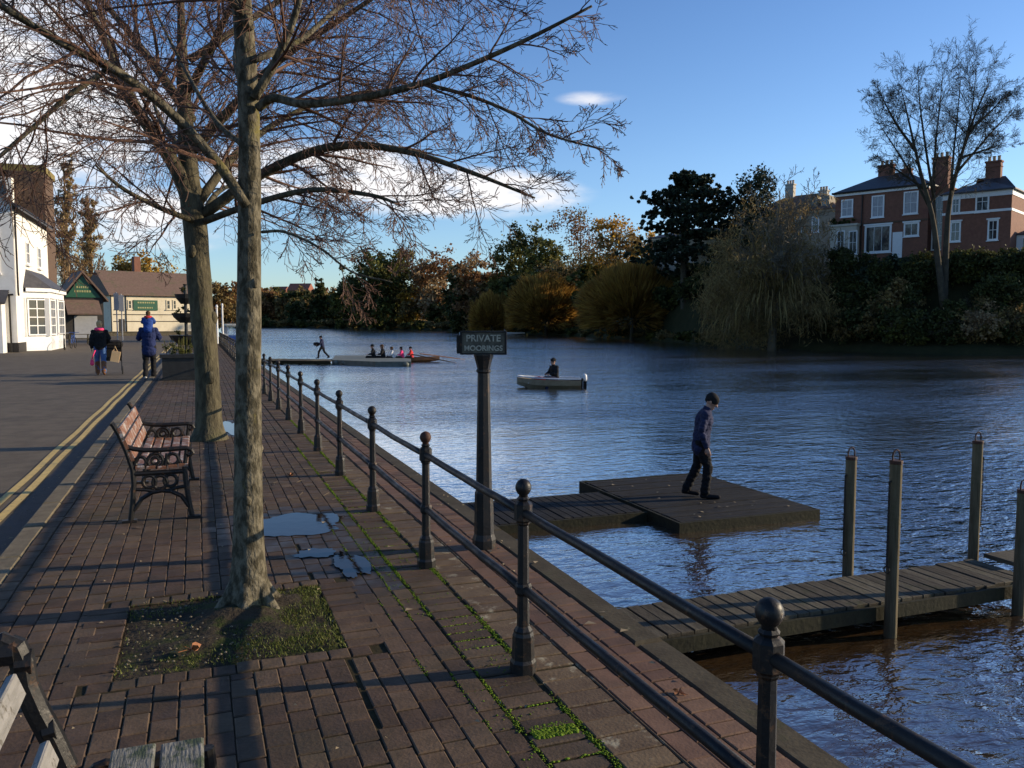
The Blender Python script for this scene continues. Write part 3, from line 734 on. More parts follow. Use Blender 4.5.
# far trees ------------------------------------------------------------
def leaf_cloud(B, c, rad, n, size, rng, stretch=(1,1,1), droop=0.0, hollow=.55, narrow=1.0):
    """clumps of leaf-sized faces spread through an ellipsoid"""
    ncl = max(6, int(n/45)); rx, ry, rz_ = rad
    per = n//ncl
    for _ in range(ncl):
        while True:
            v = Vector((rng.uniform(-1,1), rng.uniform(-1,1), rng.uniform(-1,1)))
            if v.length <= 1 and rng.random() < (hollow*.25+v.length**2): break
        if noise.noise(v*2.2+Vector((c.x, c.y, 0))*.37) < -.28: continue
        cc = c+Vector((v.x*rx, v.y*ry, v.z*rz_)); cs = min(rx, rz_)*rng.uniform(.20,.38)
        for _ in range(per):
            p = cc+Vector((rng.gauss(0,1), rng.gauss(0,1), rng.gauss(0,.8)))*cs*.75
            s = size*rng.uniform(.55,1.3)
            nrm = Vector((rng.gauss(0,1), rng.gauss(0,1), rng.gauss(.4,1))).normalized()
            a = nrm.orthogonal().normalized(); a = Matrix.Rotation(rng.uniform(0,6.28), 3, nrm) @ a
            if droop: a = (a*(1-droop)+Vector((0,0,-1))*droop).normalized()
            e = nrm.cross(a); e = e.normalized() if e.length > 1e-4 else nrm.orthogonal().normalized()
            k = s*narrow
            B.poly([p-a*s*.5, p-a*.05*s+e*k*.32, p+a*s*.5, p+a*.05*s-e*k*.32])
def crown_tree(name, label, base, H, Wd, kind, seed, lobes=None, n=3600, size=.5, group=None, cat='tree', trunk_h=.15, trm=None, open_=.55, droop=0, narrow=1, extra=None):
    rng = random.Random(seed); root = empty(name, base, 0, label, cat, group)
    b = MB(); th = H*trunk_h; r0 = .016*H; n = int(n*3.1)
    top = base+Vector((rng.uniform(-.03,.03)*H, rng.uniform(-.03,.03)*H, H*.8))
    b.tube([base-Vector((0,0,.4)), base+Vector((0,0,th*.5)), base+Vector((rng.uniform(-.2,.2), 0, th)), (base+top)*.5+Vector((0,0,th*.4)), top], [r0*1.3, r0, r0*.9, r0*.55, r0*.15], 7)
    PP = dict(seg=(5,4,3,3), wob=(.06,.12,.15,.15), trop=(.02,.03,.03,0), sides=(5,4,3,3), kids=(6,4,0,0), start=(.2,.2,.1,0), ang=((30,60),(30,60),(30,60)), lr=((.4,.6),(.4,.6),(.4,.6)), taper=.3, rmin=.02, rr=.6, max=2)
    for _ in range(7):
        a = rng.uniform(0, 6.28); d = Vector((math.cos(a), math.sin(a), rng.uniform(.5,1.3)))
        branch([b], base+Vector((0,0,th*rng.uniform(.8,2.0))), d, min(Wd*.55, H*.5), r0*.45, 0, PP, rng)
    b.build('trunk', trm or M_trunk, root)
    b = MB()
    if lobes is None:
        lobes = []
        for _ in range(11):
            t = rng.uniform(.14,.88); k = math.sin(min(1, (1-t)*1.7+.2)*math.pi/2); a = rng.uniform(0, 6.28)
            lobes.append((Wd*.30*k*math.cos(a), Wd*.30*k*math.sin(a), t*H, Wd*.27*k+.03*H, H*.15))
        lobes.append((0,0,H*.55,Wd*.36,H*.34)); lobes.append((0,0,H*.28,Wd*.40,H*.24))
    tv = sum(l[3]**2*l[4] for l in lobes)
    for (lx, ly, lz, lr_, lh) in lobes:
        leaf_cloud(b, base+RT*lx+FW*ly+Vector((0,0,lz)), (lr_, lr_, lh), int(n*(lr_**2*lh)/tv)+40, size, rng, droop=droop, hollow=open_, narrow=narrow)
    kinds = kind if isinstance(kind, (list, tuple)) else [kind]
    if len(kinds) > 1:
        for i in range(len(b.f)):
            v = b.v[b.f[i][0]]; b.m[i] = 1 if noise.noise((v-base)*(2.2/Wd)+Vector((seed,0,0))) > .02 else 0
    b.build('crown', [M_leaf[k] for k in kinds], root)
    return root
def px_tree(px, ytop, wpx, d, kind, label, seed, name='leafy_tree', n=3600, size=None, zb=None, **kw):
    base = xy(px, d); off = d-shore(px); base.z = zb if zb is not None else bank_z(px, off)-.2
    H = at(px, ytop, d).z-base.z; Wd = wpx/F*d
    return crown_tree(name, label, base, H, Wd, kind, seed, n=n, size=size or d*.0040, **kw)

def dome_willow(px, ytop, wpx, d, kind, label, seed, n=9000):
    rng = random.Random(seed); base = xy(px, d); base.z = bank_z(px, d-shore(px))-.2
    H = at(px, ytop, d).z-base.z; Wd = wpx/F*d; root = empty('golden_willow', base, 0, label, 'tree')
    b = MB(); b.tube([base-Vector((0,0,.5)), base+Vector((0,0,H*.14)), base+Vector((0,0,H*.3))], [.4,.34,.36], 8); b.build('trunk', M_trunk, root)
    b = MB()
    for _ in range(n):
        a = rng.uniform(0, 6.283); el = math.asin(rng.random()**.8*1.0) if rng.random() < .9 else -rng.uniform(0,.25)
        v = Vector((math.cos(a)*math.cos(el), math.sin(a)*math.cos(el), math.sin(el)))
        k = 1+.16*noise.noise(v*2+Vector((seed,0,0)))+.14*noise.noise(v*5.5+Vector((0,seed,0)))+rng.uniform(-.09,.06)
        tip = base+Vector((v.x*Wd*.5*k, v.y*Wd*.5*k, H*.30+max(v.z,-.6)*H*.70*k))
        s = base+Vector((v.x*Wd*.10, v.y*Wd*.10, H*.27)); st = s.lerp(tip, rng.uniform(.45,.72))
        side = v.cross(Vector((rng.gauss(0,1), rng.gauss(0,1), rng.gauss(0,1)))).normalized()*d*.0008
        md = st.lerp(tip, .5)+Vector((0,0,.05*H*.2))
        b.poly([st-side, md-side*.9, tip, md+side*.9, st+side])
        if rng.random() < .5:
            side2 = side.cross(v).normalized()*d*.0016; q = st.lerp(tip, .5)
            b.poly([q-side2, q+v*side2.length*1.5, q+side2])
    leaf_cloud(b, base+Vector((0,0,H*.42)), (Wd*.36, Wd*.36, H*.36), 900, d*.004, rng)
    b.build('crown', M_leaf[kind], root)
dome_willow(632, 260, 118, 140, 'amber', 'large dome shaped golden willow at the water edge below the white villa', 3)
dome_willow(546, 274, 84, 184, 'amber', 'middle golden brown domed willow at the water edge', 5)
dome_willow(492, 292, 50, 208, 'amber', 'smallest and leftmost amber domed willow low by the water', 6, 6000)

# large weeping olive willow beside the red brick house
def weeping(px, ytop, wpx, d, label, seed, n=5200):
    rng = random.Random(seed); base = xy(px, d); base.z = bank_z(px, d-shore(px))-.2
    H = at(px, ytop, d).z-base.z; Wd = wpx/F*d; root = empty('weeping_willow', base, 0, label, 'tree')
    b = MB(); b.tube([base-Vector((0,0,.5)), base+Vector((.2,0,H*.3)), base+Vector((.3,0,H*.55)), base+Vector((.5,0,H*.85))], [.5,.42,.28,.08], 8)
    PP = dict(seg=(6,5,4,3), wob=(.08,.13,.16,.15), trop=(.05,.02,.0,0), sides=(5,4,3,3), kids=(7,6,4,0), start=(.3,.2,.1,0), ang=((25,55),(25,60),(30,60)), lr=((.4,.6),(.4,.6),(.4,.6)), taper=.25, rmin=.022, rr=.55, max=3)
    for _ in range(11):
        a = rng.uniform(0, 6.28); branch([b], base+Vector((.2,0,H*rng.uniform(.25,.6))), Vector((math.cos(a), math.sin(a), rng.uniform(.6,1.6))), H*.42, .15, 0, PP, rng)
    b.build('trunk', M_trunkpale, root)
    b = MB(); NL = 30
    for k in range(NL):
        t = rng.uniform(.06,.80); wdt = .50*(1-max(0, t-.58)*1.3); a = rng.uniform(0, 6.28); q = math.sqrt(rng.random())
        c = base+RT*(Wd*wdt*q*math.cos(a)*.85)+FW*(Wd*wdt*q*math.sin(a)*.7)+Vector((0,0,H*t))
        leaf_cloud(b, c, (Wd*.20, Wd*.20, H*.13), 1900 if t < .6 else 500, d*.0065, rng, droop=.5, narrow=.2, hollow=.9)
    for _ in range(500):          # hanging strands
        a = rng.uniform(0, 6.283); rr = math.sqrt(rng.random()); zt = H*(.72-.42*rr**1.5)*rng.uniform(.6,1)
        p = base+Vector((math.cos(a)*rr*Wd*.5, math.sin(a)*rr*Wd*.5, zt)); ln = H*rng.uniform(.06,.16); e = Vector((rng.gauss(0,1), rng.gauss(0,1), 0)).normalized()*d*.0006
        out = Vector((math.cos(a), math.sin(a), 0))*ln*.3; q = p+out*.8+Vector((0,0,-ln*.35)); z = p+out+Vector((rng.uniform(-.2,.2),0,-ln))
        b.poly([p-e*.5, q-e, z, q+e, p+e*.5])
    b.build('crown', M_leaf['olive'], root)
weeping(772, 174, 140, 92, 'large olive brown weeping willow hanging over the bank left of the red brick house', 8)

# cedar: flat layered plates
def cedar(px, ytop, wpx, d, label, seed):
    rng = random.Random(seed); base = xy(px, d); base.z = bank_z(px, d-shore(px))-.2
    H = at(px, ytop, d).z-base.z; Wd = wpx/F*d; root = empty('cedar_tree', base, 0, label, 'tree')
    b = MB(); b.tube([base-Vector((0,0,.5)), base+Vector((-.3,0,H*.3)), base+Vector((.1,0,H*.6)), base+Vector((.6,0,H*.97))], [.55,.45,.3,.06], 8)
    c = MB()
    for k in range(56):
        t = .24+.74*(k/56)**.85; a = rng.uniform(0, 6.28); ln = Wd*.5*rng.uniform(.6,1.1)*(1 if t < .72 else max(.18, (1.04-t)/.32)); 
        q = base+Vector((.3*t,0,H*t)); tip = q+Vector((math.cos(a)*ln, math.sin(a)*ln, ln*rng.uniform(-.02,.22)))
        b.tube([q, q.lerp(tip,.6)+Vector((0,0,.2)), tip], [.12,.07,.02], 4)
        for j in range(7):
            s = rng.uniform(.25,1); p = q.lerp(tip, s); leaf_cloud(c, p+Vector((rng.gauss(0,.4),rng.gauss(0,.4),.15)), (1.7*ln/4+.5, 1.7*ln/4+.5, .5), 130, d*.0045, rng)
    b.build('trunk', M_trunk, root); c.build('crown', M_leaf['cedar'], root)
cedar(684, 171, 98, 127, 'dark layered cedar standing taller than its neighbours in front of the white villa', 4)
px_tree(752, 164, 56, 124, 'cedar', 'dark round topped pine behind the weeping willow', 31, 'pine_tree', 3600)
px_tree(580, 203, 70, 186, ['olive','rust'], 'half bare rounded tree with thin brown foliage left of the golden tree', 41, 'thinning_tree', 2600, open_=.3, size=.55)
px_tree(618, 210, 58, 170, ['gold','olive'], 'golden leaved tree rising behind the largest domed willow', 42, 'golden_tree', 3400)
px_tree(650, 232, 34, 160, ['gold','rust'], 'narrow orange brown tree just left of the cedar', 43, 'golden_tree', 1700)
px_tree(520, 226, 66, 222, ['dark','green'], 'tall dark green tree above the middle domed willow', 44, 'evergreen_tree', 4200)
px_tree(548, 238, 44, 205, 'green', 'mid green tree tucked between the dark tree and the thinning tree', 45, 'leafy_tree', 2600)
px_tree(475, 234, 36, 238, ['rust','pinkish'], 'thin rust topped birch left of the tall dark green tree', 46, 'birch_tree', 1100, open_=.2)
px_tree(464, 262, 40, 246, 'dark', 'low dark tree beneath the rust topped birch', 47, 'evergreen_tree', 2400)
px_tree(385, 250, 78, 305, ['dark','green'], 'broad dark green tree standing clear on the far shore', 48, 'leafy_tree', 5200)
px_tree(432, 243, 48, 290, ['pinkish','rust'], 'leafless brown tree right of the broad dark green tree', 49, 'bare_far_tree', 1500, open_=.2)
px_tree(352, 268, 34, 330, ['green','dark'], 'smaller green tree left of the broad dark green tree', 50, 'leafy_tree', 2000)
px_tree(410, 285, 30, 296, ['olive','gold'], 'small yellow olive tree at the foot of the broad dark tree', 51, 'leafy_tree', 1400)
px_tree(437, 300, 24, 284, 'dark', 'small dark upright tree close to the far water edge', 52, 'evergreen_tree', 1200)
px_tree(319, 277, 15, 380, 'dark', 'narrow dark conifer alone among low far trees', 53, 'conifer_tree', 1200)
px_tree(566, 268, 46, 190, ['dark','green'], 'dark green bushy tree right behind the middle domed willow', 56, 'evergreen_tree', 2200)
for i, (px, yt, wp, d, kd, lb) in enumerate(((335,292,34,385,['olive','green'],'olive tree right of the narrow conifer'),(300,296,34,395,['dark','olive'],'low dull green tree left of the narrow conifer'),
        (272,288,40,420,['rust','olive'],'brown tree on the far shore just right of the near trunk'),(246,282,30,430,['rust','gold'],'orange brown far tree seen beside the near trunk'),
        (222,280,46,300,['olive','rust'],'olive weeping tree seen between the two trunks'))):
    px_tree(px, yt, wp, d if px > 230 else 170, kd, lb, 60+i, 'far_tree', 1500, zb=None if px > 230 else -.1)
wd = []
for i, px in enumerate(list(range(236, 500, 15))+[505, 535, 565, 600, 660, 690, 712]):
    off = (22 if px < 480 else 16); d = shore(px)+off*max(1, d_ if (d_ := shore(px)/200) > 1 else 1); yt = 287+6*noise.noise((px*.11, 0, 0)) if px < 480 else lerp([(480,280),(540,262),(600,262),(720,262)], px)
    if i < 4:
        wd.append(px_tree(px, yt, 34, d, [['dark','olive'],['green','dark'],['olive','rust'],['dark','green']][i], 'dull tree in the continuous wood lining the far bank', 160+i, 'wood_tree', 1500, group='trees of the far bank wood'))
        wd[-1]['h'] = at(px, yt, d).z-wd[-1].location.z
    else:
        o = copy_tree(wd[i % 4]); b0 = xy(px, d); b0.z = bank_z(px, (d-shore(px)))-.3; o.location = b0; o.rotation_euler.z = i*2.1
        k = (at(px, yt, d).z-b0.z)/wd[i % 4]['h']; w_ = k*(1.0 if px < 480 else 1.3); o.scale = (w_, w_, k)
for o in wd: del o['h']
# right bank: evergreen shrubs and hedge lumps
SB = [(700,12,268,54,['dark','cedar'],'tall dark evergreen shrub under the cedar'),(672,8,285,40,['dark','green'],'dark evergreen bush right of the largest domed willow'),
      (850,6,243,44,'dark','dark laurel directly right of the weeping willow'),(884,6.5,251,50,['dark','cedar'],'dark garden shrub under the tripartite window'),
      (916,6.5,249,46,'dark','dark shrub just left of the twin trunks'),(962,7,243,42,['dark','green'],'dark hedge clump between the twin trunks and the door'),
      (1000,7,244,44,'dark','dark hedge clump at the lit corner of the red house'),(1040,7,240,60,['dark','green'],'dark hedge at the right edge of the photo'),
      (860,2,296,52,['dark','olive'],'low olive shrub at the water below the laurel'),(905,2,298,50,['dark','green'],'low dark shrub on the bank left of the twin trunks'),
      (950,2,300,40,'dark','low dark shrub at the foot of the twin trunks'),(975,2,296,44,['pinkish','olive'],'brown twiggy shrub at the water right of the twin trunks'),
      (1015,2.5,292,46,['olive','dark'],'dull olive shrub by the water at the right edge'),(1060,3,285,60,['dark','olive'],'dark water side shrub cut off by the right edge'),
      (830,4,306,44,['olive','dark'],'low olive shrub at the right foot of the weeping willow'),(725,6,296,44,'dark','dark shrub at the left foot of the weeping willow'),(896,4.3,277,52,['dark','olive'],'dark mid-bank shrub between the laurel and the twin trunks'),(986,4.3,276,48,'dark','dark mid-bank shrub just right of the twin trunks'),(1022,4.3,274,50,['dark','green'],'dark bank shrub low at the right edge of the photo'),(860,4.3,276,50,'dark','dark bank shrub below the laurel beside the willow'),(1100,8,235,80,'dark','dark clump beyond the right edge')]
for i, (px, off, yt, wp, kd, lb) in enumerate(SB):
    d = shore(px)+off; base = xy(px, d, bank_z(px, off)-.25); H = max(at(px, yt, d).z-base.z, 1.2); Wd = wp/F*d
    lobes = [(random.Random(i*9+k).uniform(-.28,.28)*Wd, random.Random(i*9+k+50).uniform(-.2,.2)*Wd, H*random.Random(i+k).uniform(.25,.72), Wd*.30, H*.28) for k in range(6)]
    crown_tree('shrub', lb, base, H, Wd, kd, 80+i, lobes, 2600, d*.0040, cat='shrub', trunk_h=.10)
sh0 = None
for i, px in enumerate(range(250, 720, 13)):                       # ragged fringe of low growth along the far water
    d = shore(px)+2.0; base = xy(px, d, WZ+.1)
    if i < 3: 
        Wd = 7.0; H = 4.2; r_ = random.Random(i)
        o = crown_tree('waterside_bush', 'low dark bush in the fringe of growth along the far water edge', base, H, Wd, [['dark','olive'],['dark','green'],['olive','dark']][i], 120+i,
                       [(r_.uniform(-2,2), r_.uniform(-1,1), r_.uniform(1.2,3), 2.2, 1.2) for _ in range(5)], 900, .8, group='low bushes along the far water edge', cat='shrub', trunk_h=.15)
        sh0 = (sh0 or [])+[o]; s = d/330
    else:
        o = copy_tree(sh0[i % 3]); o.location = base; o.rotation_euler.z = i*1.3
    s = max(.5, d/300)*rnd.uniform(.8,1.25); o.scale = (s, s, s*.8)

# tall bare twin-trunk tree
rng = random.Random(5)
dT = 83; base = xy(941, dT); base.z = bank_z(941, dT-shore(941))-.3
tw = empty('bare_tree', base, 0, 'very tall leafless tree with twin trunks in front of the red brick house', 'tree')
PT = dict(seg=(7,7,5,4,3), wob=(.03,.06,.08,.10,.12), trop=(.03,.015,.005,.0,0), sides=(6,5,3,3,3), kids=(13,8,6,4,0), start=(.3,.15,.12,.1,0), ang=((30,62),(25,52),(25,50),(25,50)),
          lr=((.40,.62),(.42,.7),(.42,.7),(.42,.7)), taper=.2, rmin=.0105, rr=.45, max=4)
for pix in ([(944,312),(938,260),(932,215),(920,170),(909,122),(900,84)], [(944,312),(946,250),(950,200),(963,150),(977,110),(990,80)],
            [(936,236),(934,190),(936,140),(940,105),(943,70)], [(950,204),(953,160),(957,120),(961,76)], [(930,208),(912,175),(893,145),(878,122)], [(957,172),(978,148),(998,125),(1014,108)],
            [(915,150),(897,125),(886,105),(880,92)], [(970,130),(990,112),(1003,98)], [(934,200),(926,150),(920,105),(918,72)], [(952,190),(964,145),(972,110),(976,70)], [(926,190),(900,172),(880,160)], [(960,158),(985,150),(1008,142)]):
    pts = limb_path([at(px, y, dT+(i*.3 if pix[-1][0] > 940 else -i*.3)) for i, (px, y) in enumerate(pix)], 3)
    big = pix[0][1] > 300; rad = [(.33 if big else .13)*(1-i/(len(pts)-1))+.02 for i in range(len(pts))]
    b = MB(); b.tube(pts, rad, 8); b.build('trunk' if big else 'limb', M_trunk, tw, smooth=True)
    lvT = [MB(), MB()]; Q = dict(PT); Q['kids'] = ((12,8,6,4,0) if big else (11,8,6,3,0))
    ln = (pts[0]-pts[-1]).length*(.40 if big else .74)
    shoots(lvT, pts, rad, ln, 0, Q, rng, .42 if big else .2)
    bb = MB()
    for q in lvT:
        k = len(bb.v); bb.v += q.v; bb.f += [tuple(i+k for i in f) for f in q.f]; bb.m += q.m
    bb.build('twigs', M_trunk, tw)

# left bank trees
def poplar(px, ytop, wpx, d, label, seed):
    rng = random.Random(seed); base = xy(px, d, RZ-.1); H = at(px, ytop, d).z-base.z; Wd = wpx/F*d
    root = empty('poplar_tree', base, 0, label, 'tree'); b = MB(); 
    b.tube([base, base+Vector((0,0,H*.5)), base+Vector((0,0,H*.96))], [.45,.28,.05], 7)
    PP = dict(seg=(6,5,4,3), wob=(.03,.06,.08,.1), trop=(.16,.14,.1,.05), sides=(5,4,3,3), kids=(8,6,5,0), start=(.15,.1,.1,0), ang=((18,32),(18,35),(20,35)), lr=((.35,.55),(.4,.6),(.4,.6)), taper=.25, rmin=.03, rr=.55, max=3)
    for k in range(30):
        t = .12+.8*k/30; a = rng.uniform(0, 6.28); branch([b], base+Vector((0,0,H*t)), Vector((math.cos(a), math.sin(a), 1.1)), Wd*.9*(1.15-t), .11, 0, PP, rng)
    b.build('trunk', M_leaf['pinkish'], root)
    c = MB()
    for k in range(26):
        t = .12+.84*k/26; leaf_cloud(c, base+Vector((rng.gauss(0,.6), rng.gauss(0,.6), H*t)), (Wd*.5*(1.1-t), Wd*.5*(1.1-t), H*.06), 260, d*.0052, rng, narrow=.34, droop=.4)
    for i in range(len(c.m)): c.m[i] = int(rng.random() < .25)
    c.build('crown', [M_leaf['pinkish'], M_leaf['yellow']], root)
poplar(70, 150, 34, 132, 'tall bare poplar with a few yellow leaves rising behind the white inn', 1)
poplar(93, 188, 32, 140, 'shorter brown poplar right of the tall one', 2)
px_tree(157, 246, 84, 150, ['yellow','gold'], 'yellow leaved willow behind the cream boathouse', 71, 'yellow_willow', 3600, zb=RZ)
px_tree(120, 276, 40, 155, ['yellow','olive'], 'low yellow tree behind the gap between dark shed and boathouse', 72, 'yellow_tree', 1600, zb=RZ)

# ------------------------------------------------------------------ buildings
class Facade:
    def __init__(s, p0, p1):
        s.p0 = Vector((p0.x, p0.y, 0)); s.u = (Vector((p1.x, p1.y, 0))-s.p0); s.len = s.u.length; s.u.normalize(); s.n = Vector((s.u.y, -s.u.x, 0))
    def hit(s, px, y):
        a = (px-512)/F; g = FW+RT*(a/(math.cos(PITCH)+(384-y)/F*math.sin(PITCH)))
        # FW*d.. : p0 + u*t = g*d
        det = s.u.x*(-g.y)-(-g.x)*s.u.y
        t = ((-s.p0.x)*(-g.y)-(-g.x)*(-s.p0.y))/det
        P = s.p0+s.u*t; d = P.dot(FW)
        return t, at(px, y, d).z
    def M(s):
        m = Matrix.Identity(4); m.col[0][:3] = s.u; m.col[1][:3] = -s.n; m.col[2][:3] = (0,0,1); m.col[3][:3] = s.p0; return m   # x along, y inward, z up
def window(parent, Fc, rect, cols=2, rows=2, frame=M_paint, name='window', glass=M_glass, sill=True, fw=.10, head=False, px=True):
    if px: (u0, z1), (u1, z0) = Fc.hit(rect[0], rect[1]), Fc.hit(rect[2], rect[3])
    else: u0, z0, u1, z1 = rect
    Mx = Fc.M(); b = MB()
    b.box(u0, u1, -.07, .0, z1-fw, z1, M=Mx); b.box(u0, u1, -.07, .0, z0, z0+fw, M=Mx)
    b.box(u0, u0+fw, -.07, .0, z0+fw, z1-fw, M=Mx); b.box(u1-fw, u1, -.07, 0, z0+fw, z1-fw, M=Mx)
    iw, ih = u1-u0-2*fw, z1-z0-2*fw
    for i in range(1, cols): x = u0+fw+iw*i/cols; b.box(x-.025, x+.025, -.055, -.02, z0+fw, z1-fw, M=Mx)
    for i in range(1, rows): z = z0+fw+ih*i/rows; b.box(u0+fw, u1-fw, -.052, -.021, z-.025, z+.025, M=Mx)
    if sill: b.box(u0-.08, u1+.08, -.16, -.003, z0-.10, z0-.002, M=Mx)
    if head: b.box(u0-.12, u1+.12, -.14, -.003, z1+.002, z1+.16, M=Mx)
    w_ = b.build(name, frame, parent)
    g = MB(); g.box(u0+fw*.5, u1-fw*.5, -.018, -.006, z0+fw*.5, z1-fw*.5, M=Mx); g.build('pane', glass, w_)
    return w_
def hip_roof(Mx, x0, x1, y0, y1, z, h, m=0, ov=.35, inset=None, B=None, gable=(False, False)):
    b = B or MB(); x0 -= ov; x1 += ov; y0 -= ov; y1 += ov; dy = (y1-y0)/2; i0 = 0 if gable[0] else dy*.9; i1 = 0 if gable[1] else dy*.9; ym = (y0+y1)/2
    if inset is not None: i0, i1 = inset
    v = [Mx @ Vector(p) for p in ((x0,y0,z),(x1,y0,z),(x1,y1,z),(x0,y1,z),(x0+i0,ym,z+h),(x1-i1,ym,z+h))]
    e = [p-Vector((0,0,.14)) for p in v[:4]]
    b.poly([v[0],v[1],v[5],v[4]], m); b.poly([v[1],v[2],v[5]], m); b.poly([v[2],v[3],v[4],v[5]], m); b.poly([v[3],v[0],v[4]], m)
    for i in range(4): b.poly([e[i], e[(i+1) % 4], v[(i+1) % 4], v[i]], m)
    b.poly([e[3],e[2],e[1],e[0]], m)
    return b
def chimney(parent, Mx, x, y, w_, z0, z1, m=M_hbrick, pots=3, dpt=.8):
    b = MB(); b.box(x-w_/2, x+w_/2, y-dpt/2, y+dpt/2, z0, z1, M=Mx); b.box(x-w_/2-.1, x+w_/2+.1, y-dpt/2-.1, y+dpt/2+.1, z1+.002, z1+.18, M=Mx)
    b.box(x-w_/2-.06, x+w_/2+.06, y-dpt/2-.06, y+dpt/2+.06, z1-.5, z1-.38, M=Mx)
    c = b.build('chimney', m, parent)
    for k in range(pots):
        p = Mx @ Vector((x+(k-(pots-1)/2)*w_/pots*.95, y, z1+.18)); q = MB(); q.lathe([(.19,0),(.21,.05),(.17,.1),(.16,.45),(.2,.5),(.19,.55)], 8, p); q.build('chimney_pot', M_pot, c)

# red brick house: two joined blocks on the right bank
PA, PB = xy(832, 101), xy(1008, 88)
HF = Facade(PA, PB)
gz = 7.9
uM = HF.hit(928, 220)[0]; uN = HF.hit(944, 220)[0]; uE = HF.len
zE1 = HF.hit(880, 189)[1]; zE2 = HF.hit(985, 191)[1]
house = empty('brick_house', (PB.x, PB.y, gz), 0, 'long two storey red brick house with white windows and slate roofs on the right bank', 'house')
Mx = HF.M()
b = MB(); b.box(0, uM, 0, 9, gz-4.0, zE1, M=Mx); b.box(uN, uE, -.6, 10, gz-4.0, zE2-.7, M=Mx); b.box(uM, uN, 1.2, 8.5, gz-4.0, zE1-.2, M=Mx)
b.build('wall', M_hbrick, house)
HF2 = Facade(PA+HF.n*.6, PB+HF.n*.6)
b = MB()
b.box(-.15, uM+.05, -.15, 9.15, zE1-.42, zE1-.14, M=Mx)
b.box(uN-.06, uE+.06, -.66, 10.06, zE2-.70, zE2-.02, M=Mx)
zs = HF2.hit(975, 212)[1]; b.box(uN-.05, uE+.05, -.65, 10.05, zs-.13, zs+.13, M=Mx)
b.build('cornice', M_paint, house)
zb = HF.hit(880, 222)[1]; b = MB(); b.box(-.02, uM+.02, -.06, 9.02, zb-.2, zb+.0, M=Mx); b.build('string_course', M_bbrick, house)
rf = hip_roof(Mx, 0, uM, 0, 9, zE1, 2.4).build('roof', M_slate, house)
rf2 = hip_roof(Mx, uN, uE, -.6, 10, zE2, 2.1).build('roof', M_slate, house)
for (px, yt, yb, pots, w_) in ((887,158,178,3,1.5),(908,162,176,2,.9)):
    u, z1 = HF.hit(px, yt+5); chimney(rf, Mx, u-1.5, 4.2, w_*1.15, zE1+.6, z1+.35, pots=pots)
u, z1 = HF.hit(948, 152); chimney(rf, Mx, u-1.9, 4.4, 1.7, zE2-.5, z1+.1, pots=3, dpt=1.0)
u, z1 = HF.hit(1000, 158); chimney(rf2, Mx, u-1.6, 4.4, 1.5, zE2+.5, z1+.3, pots=3)
for rect in ((841.5,200,853,216.5),(872,196,884,217),(904,192,918,213.5)): window(house, HF, rect, 2, 2, fw=.16, glass=M_blind)
b = MB(); u, _ = HF.hit(862, 220); b.tube([Mx @ Vector((u,-.12,gz-1)), Mx @ Vector((u,-.12,zE1-.45))], .08, 6); b.tube([Mx @ Vector((-.3,-.42,zE1-.02)), Mx @ Vector((uM+.3,-.42,zE1-.02))], .08, 6); b.build('drainpipe', M_iron, house)
window(house, HF, (865,226,891,252), 3, 1, fw=.22, head=True); window(house, HF, (904,223,919,236), 2, 1, fw=.18, head=True)
# canted bay with balcony, left
(u0, z1), (u1, z0) = HF.hit(834, 228), HF.hit(859, 256)
b = MB(); b.box(u0, u1, -1.0, -.003, gz-1, z1, M=Mx); b.box(u0-.12, u1+.12, -1.15, -.004, z1+.003, z1+.25, M=Mx); bay = b.build('bay', M_villa, house)
HB = Facade(PA+HF.n*1.0, PB+HF.n*1.0)
window(bay, HB, (837,231,844.5,252), 2, 2, fw=.12); window(bay, HB, (849,231,857,254), 2, 2, fw=.12)
b = MB(); pr = random.Random(3)
for k in range(3): leaf_cloud(b, Mx @ Vector((u0+.4+k*.9, -.6, z1+.55)), (.5,.4,.45), 200, .3, pr)
tag(b.build('balcony_shrub', M_leaf['dark'], origin=Mx @ Vector((u0+1, -.6, z1+.25))), 'dark clipped shrubs on the balcony above the bay of the brick house', 'shrub')
b = MB(); (u0, z1), (u1, z0) = HF.hit(893, 228), HF.hit(902, 252); b.box(u0,u1,-.05,-.003,gz-.3,z1-.5,M=Mx); b.build('door', M_paint, house)
for rect, c_, r_ in (((952,196,960,213.5),2,2),((976,192,989,211.5),2,2),((950.5,222,960.5,241.5),2,2),((988,220,998,240),2,2)): window(house, HF2, rect, c_, r_, fw=.16, head=True)
(u0, z1), (u1, z0) = HF2.hit(974, 225), HF2.hit(982, 245); b = MB(); b.box(u0,u1,-.06,-.003,gz-.3,z1,M=Mx); dr = b.build('door', M_paint, house)
b = MB(); b.box(u0+.2,u1-.2,-.075,-.061,z0+.6,z1-.5,M=Mx); b.build('pane', M_glass, dr)
# glazed stair bay between the blocks
HS = Facade(PA-HF.n*1.2, PB-HF.n*1.2)
window(house, HS, (933,196,944.5,250), 3, 4, fw=.14, sill=False)
# lit right-hand gable wall gets its own band already; small conservatory beyond it
HG0 = Mx @ Vector((uE+.2, 1.5, 0)); b = MB(); b.box(uE+.003, uE+4.2, 2.0, 6.5, gz-4.0, gz+3.0, M=Mx); cn = b.build('side_wing', M_paint, house)
hip_roof(Mx, uE+.2, uE+4.2, 2.0, 6.5, gz+3.02, 1.3, ov=.2).build('roof', M_slate, cn)
HFs = Facade(PA-HF.n*2.0, PB-HF.n*2.0)
window(cn, HFs, (uE+.5, gz+.8, uE+3.8, gz+2.6), 4, 1, px=False, sill=False)

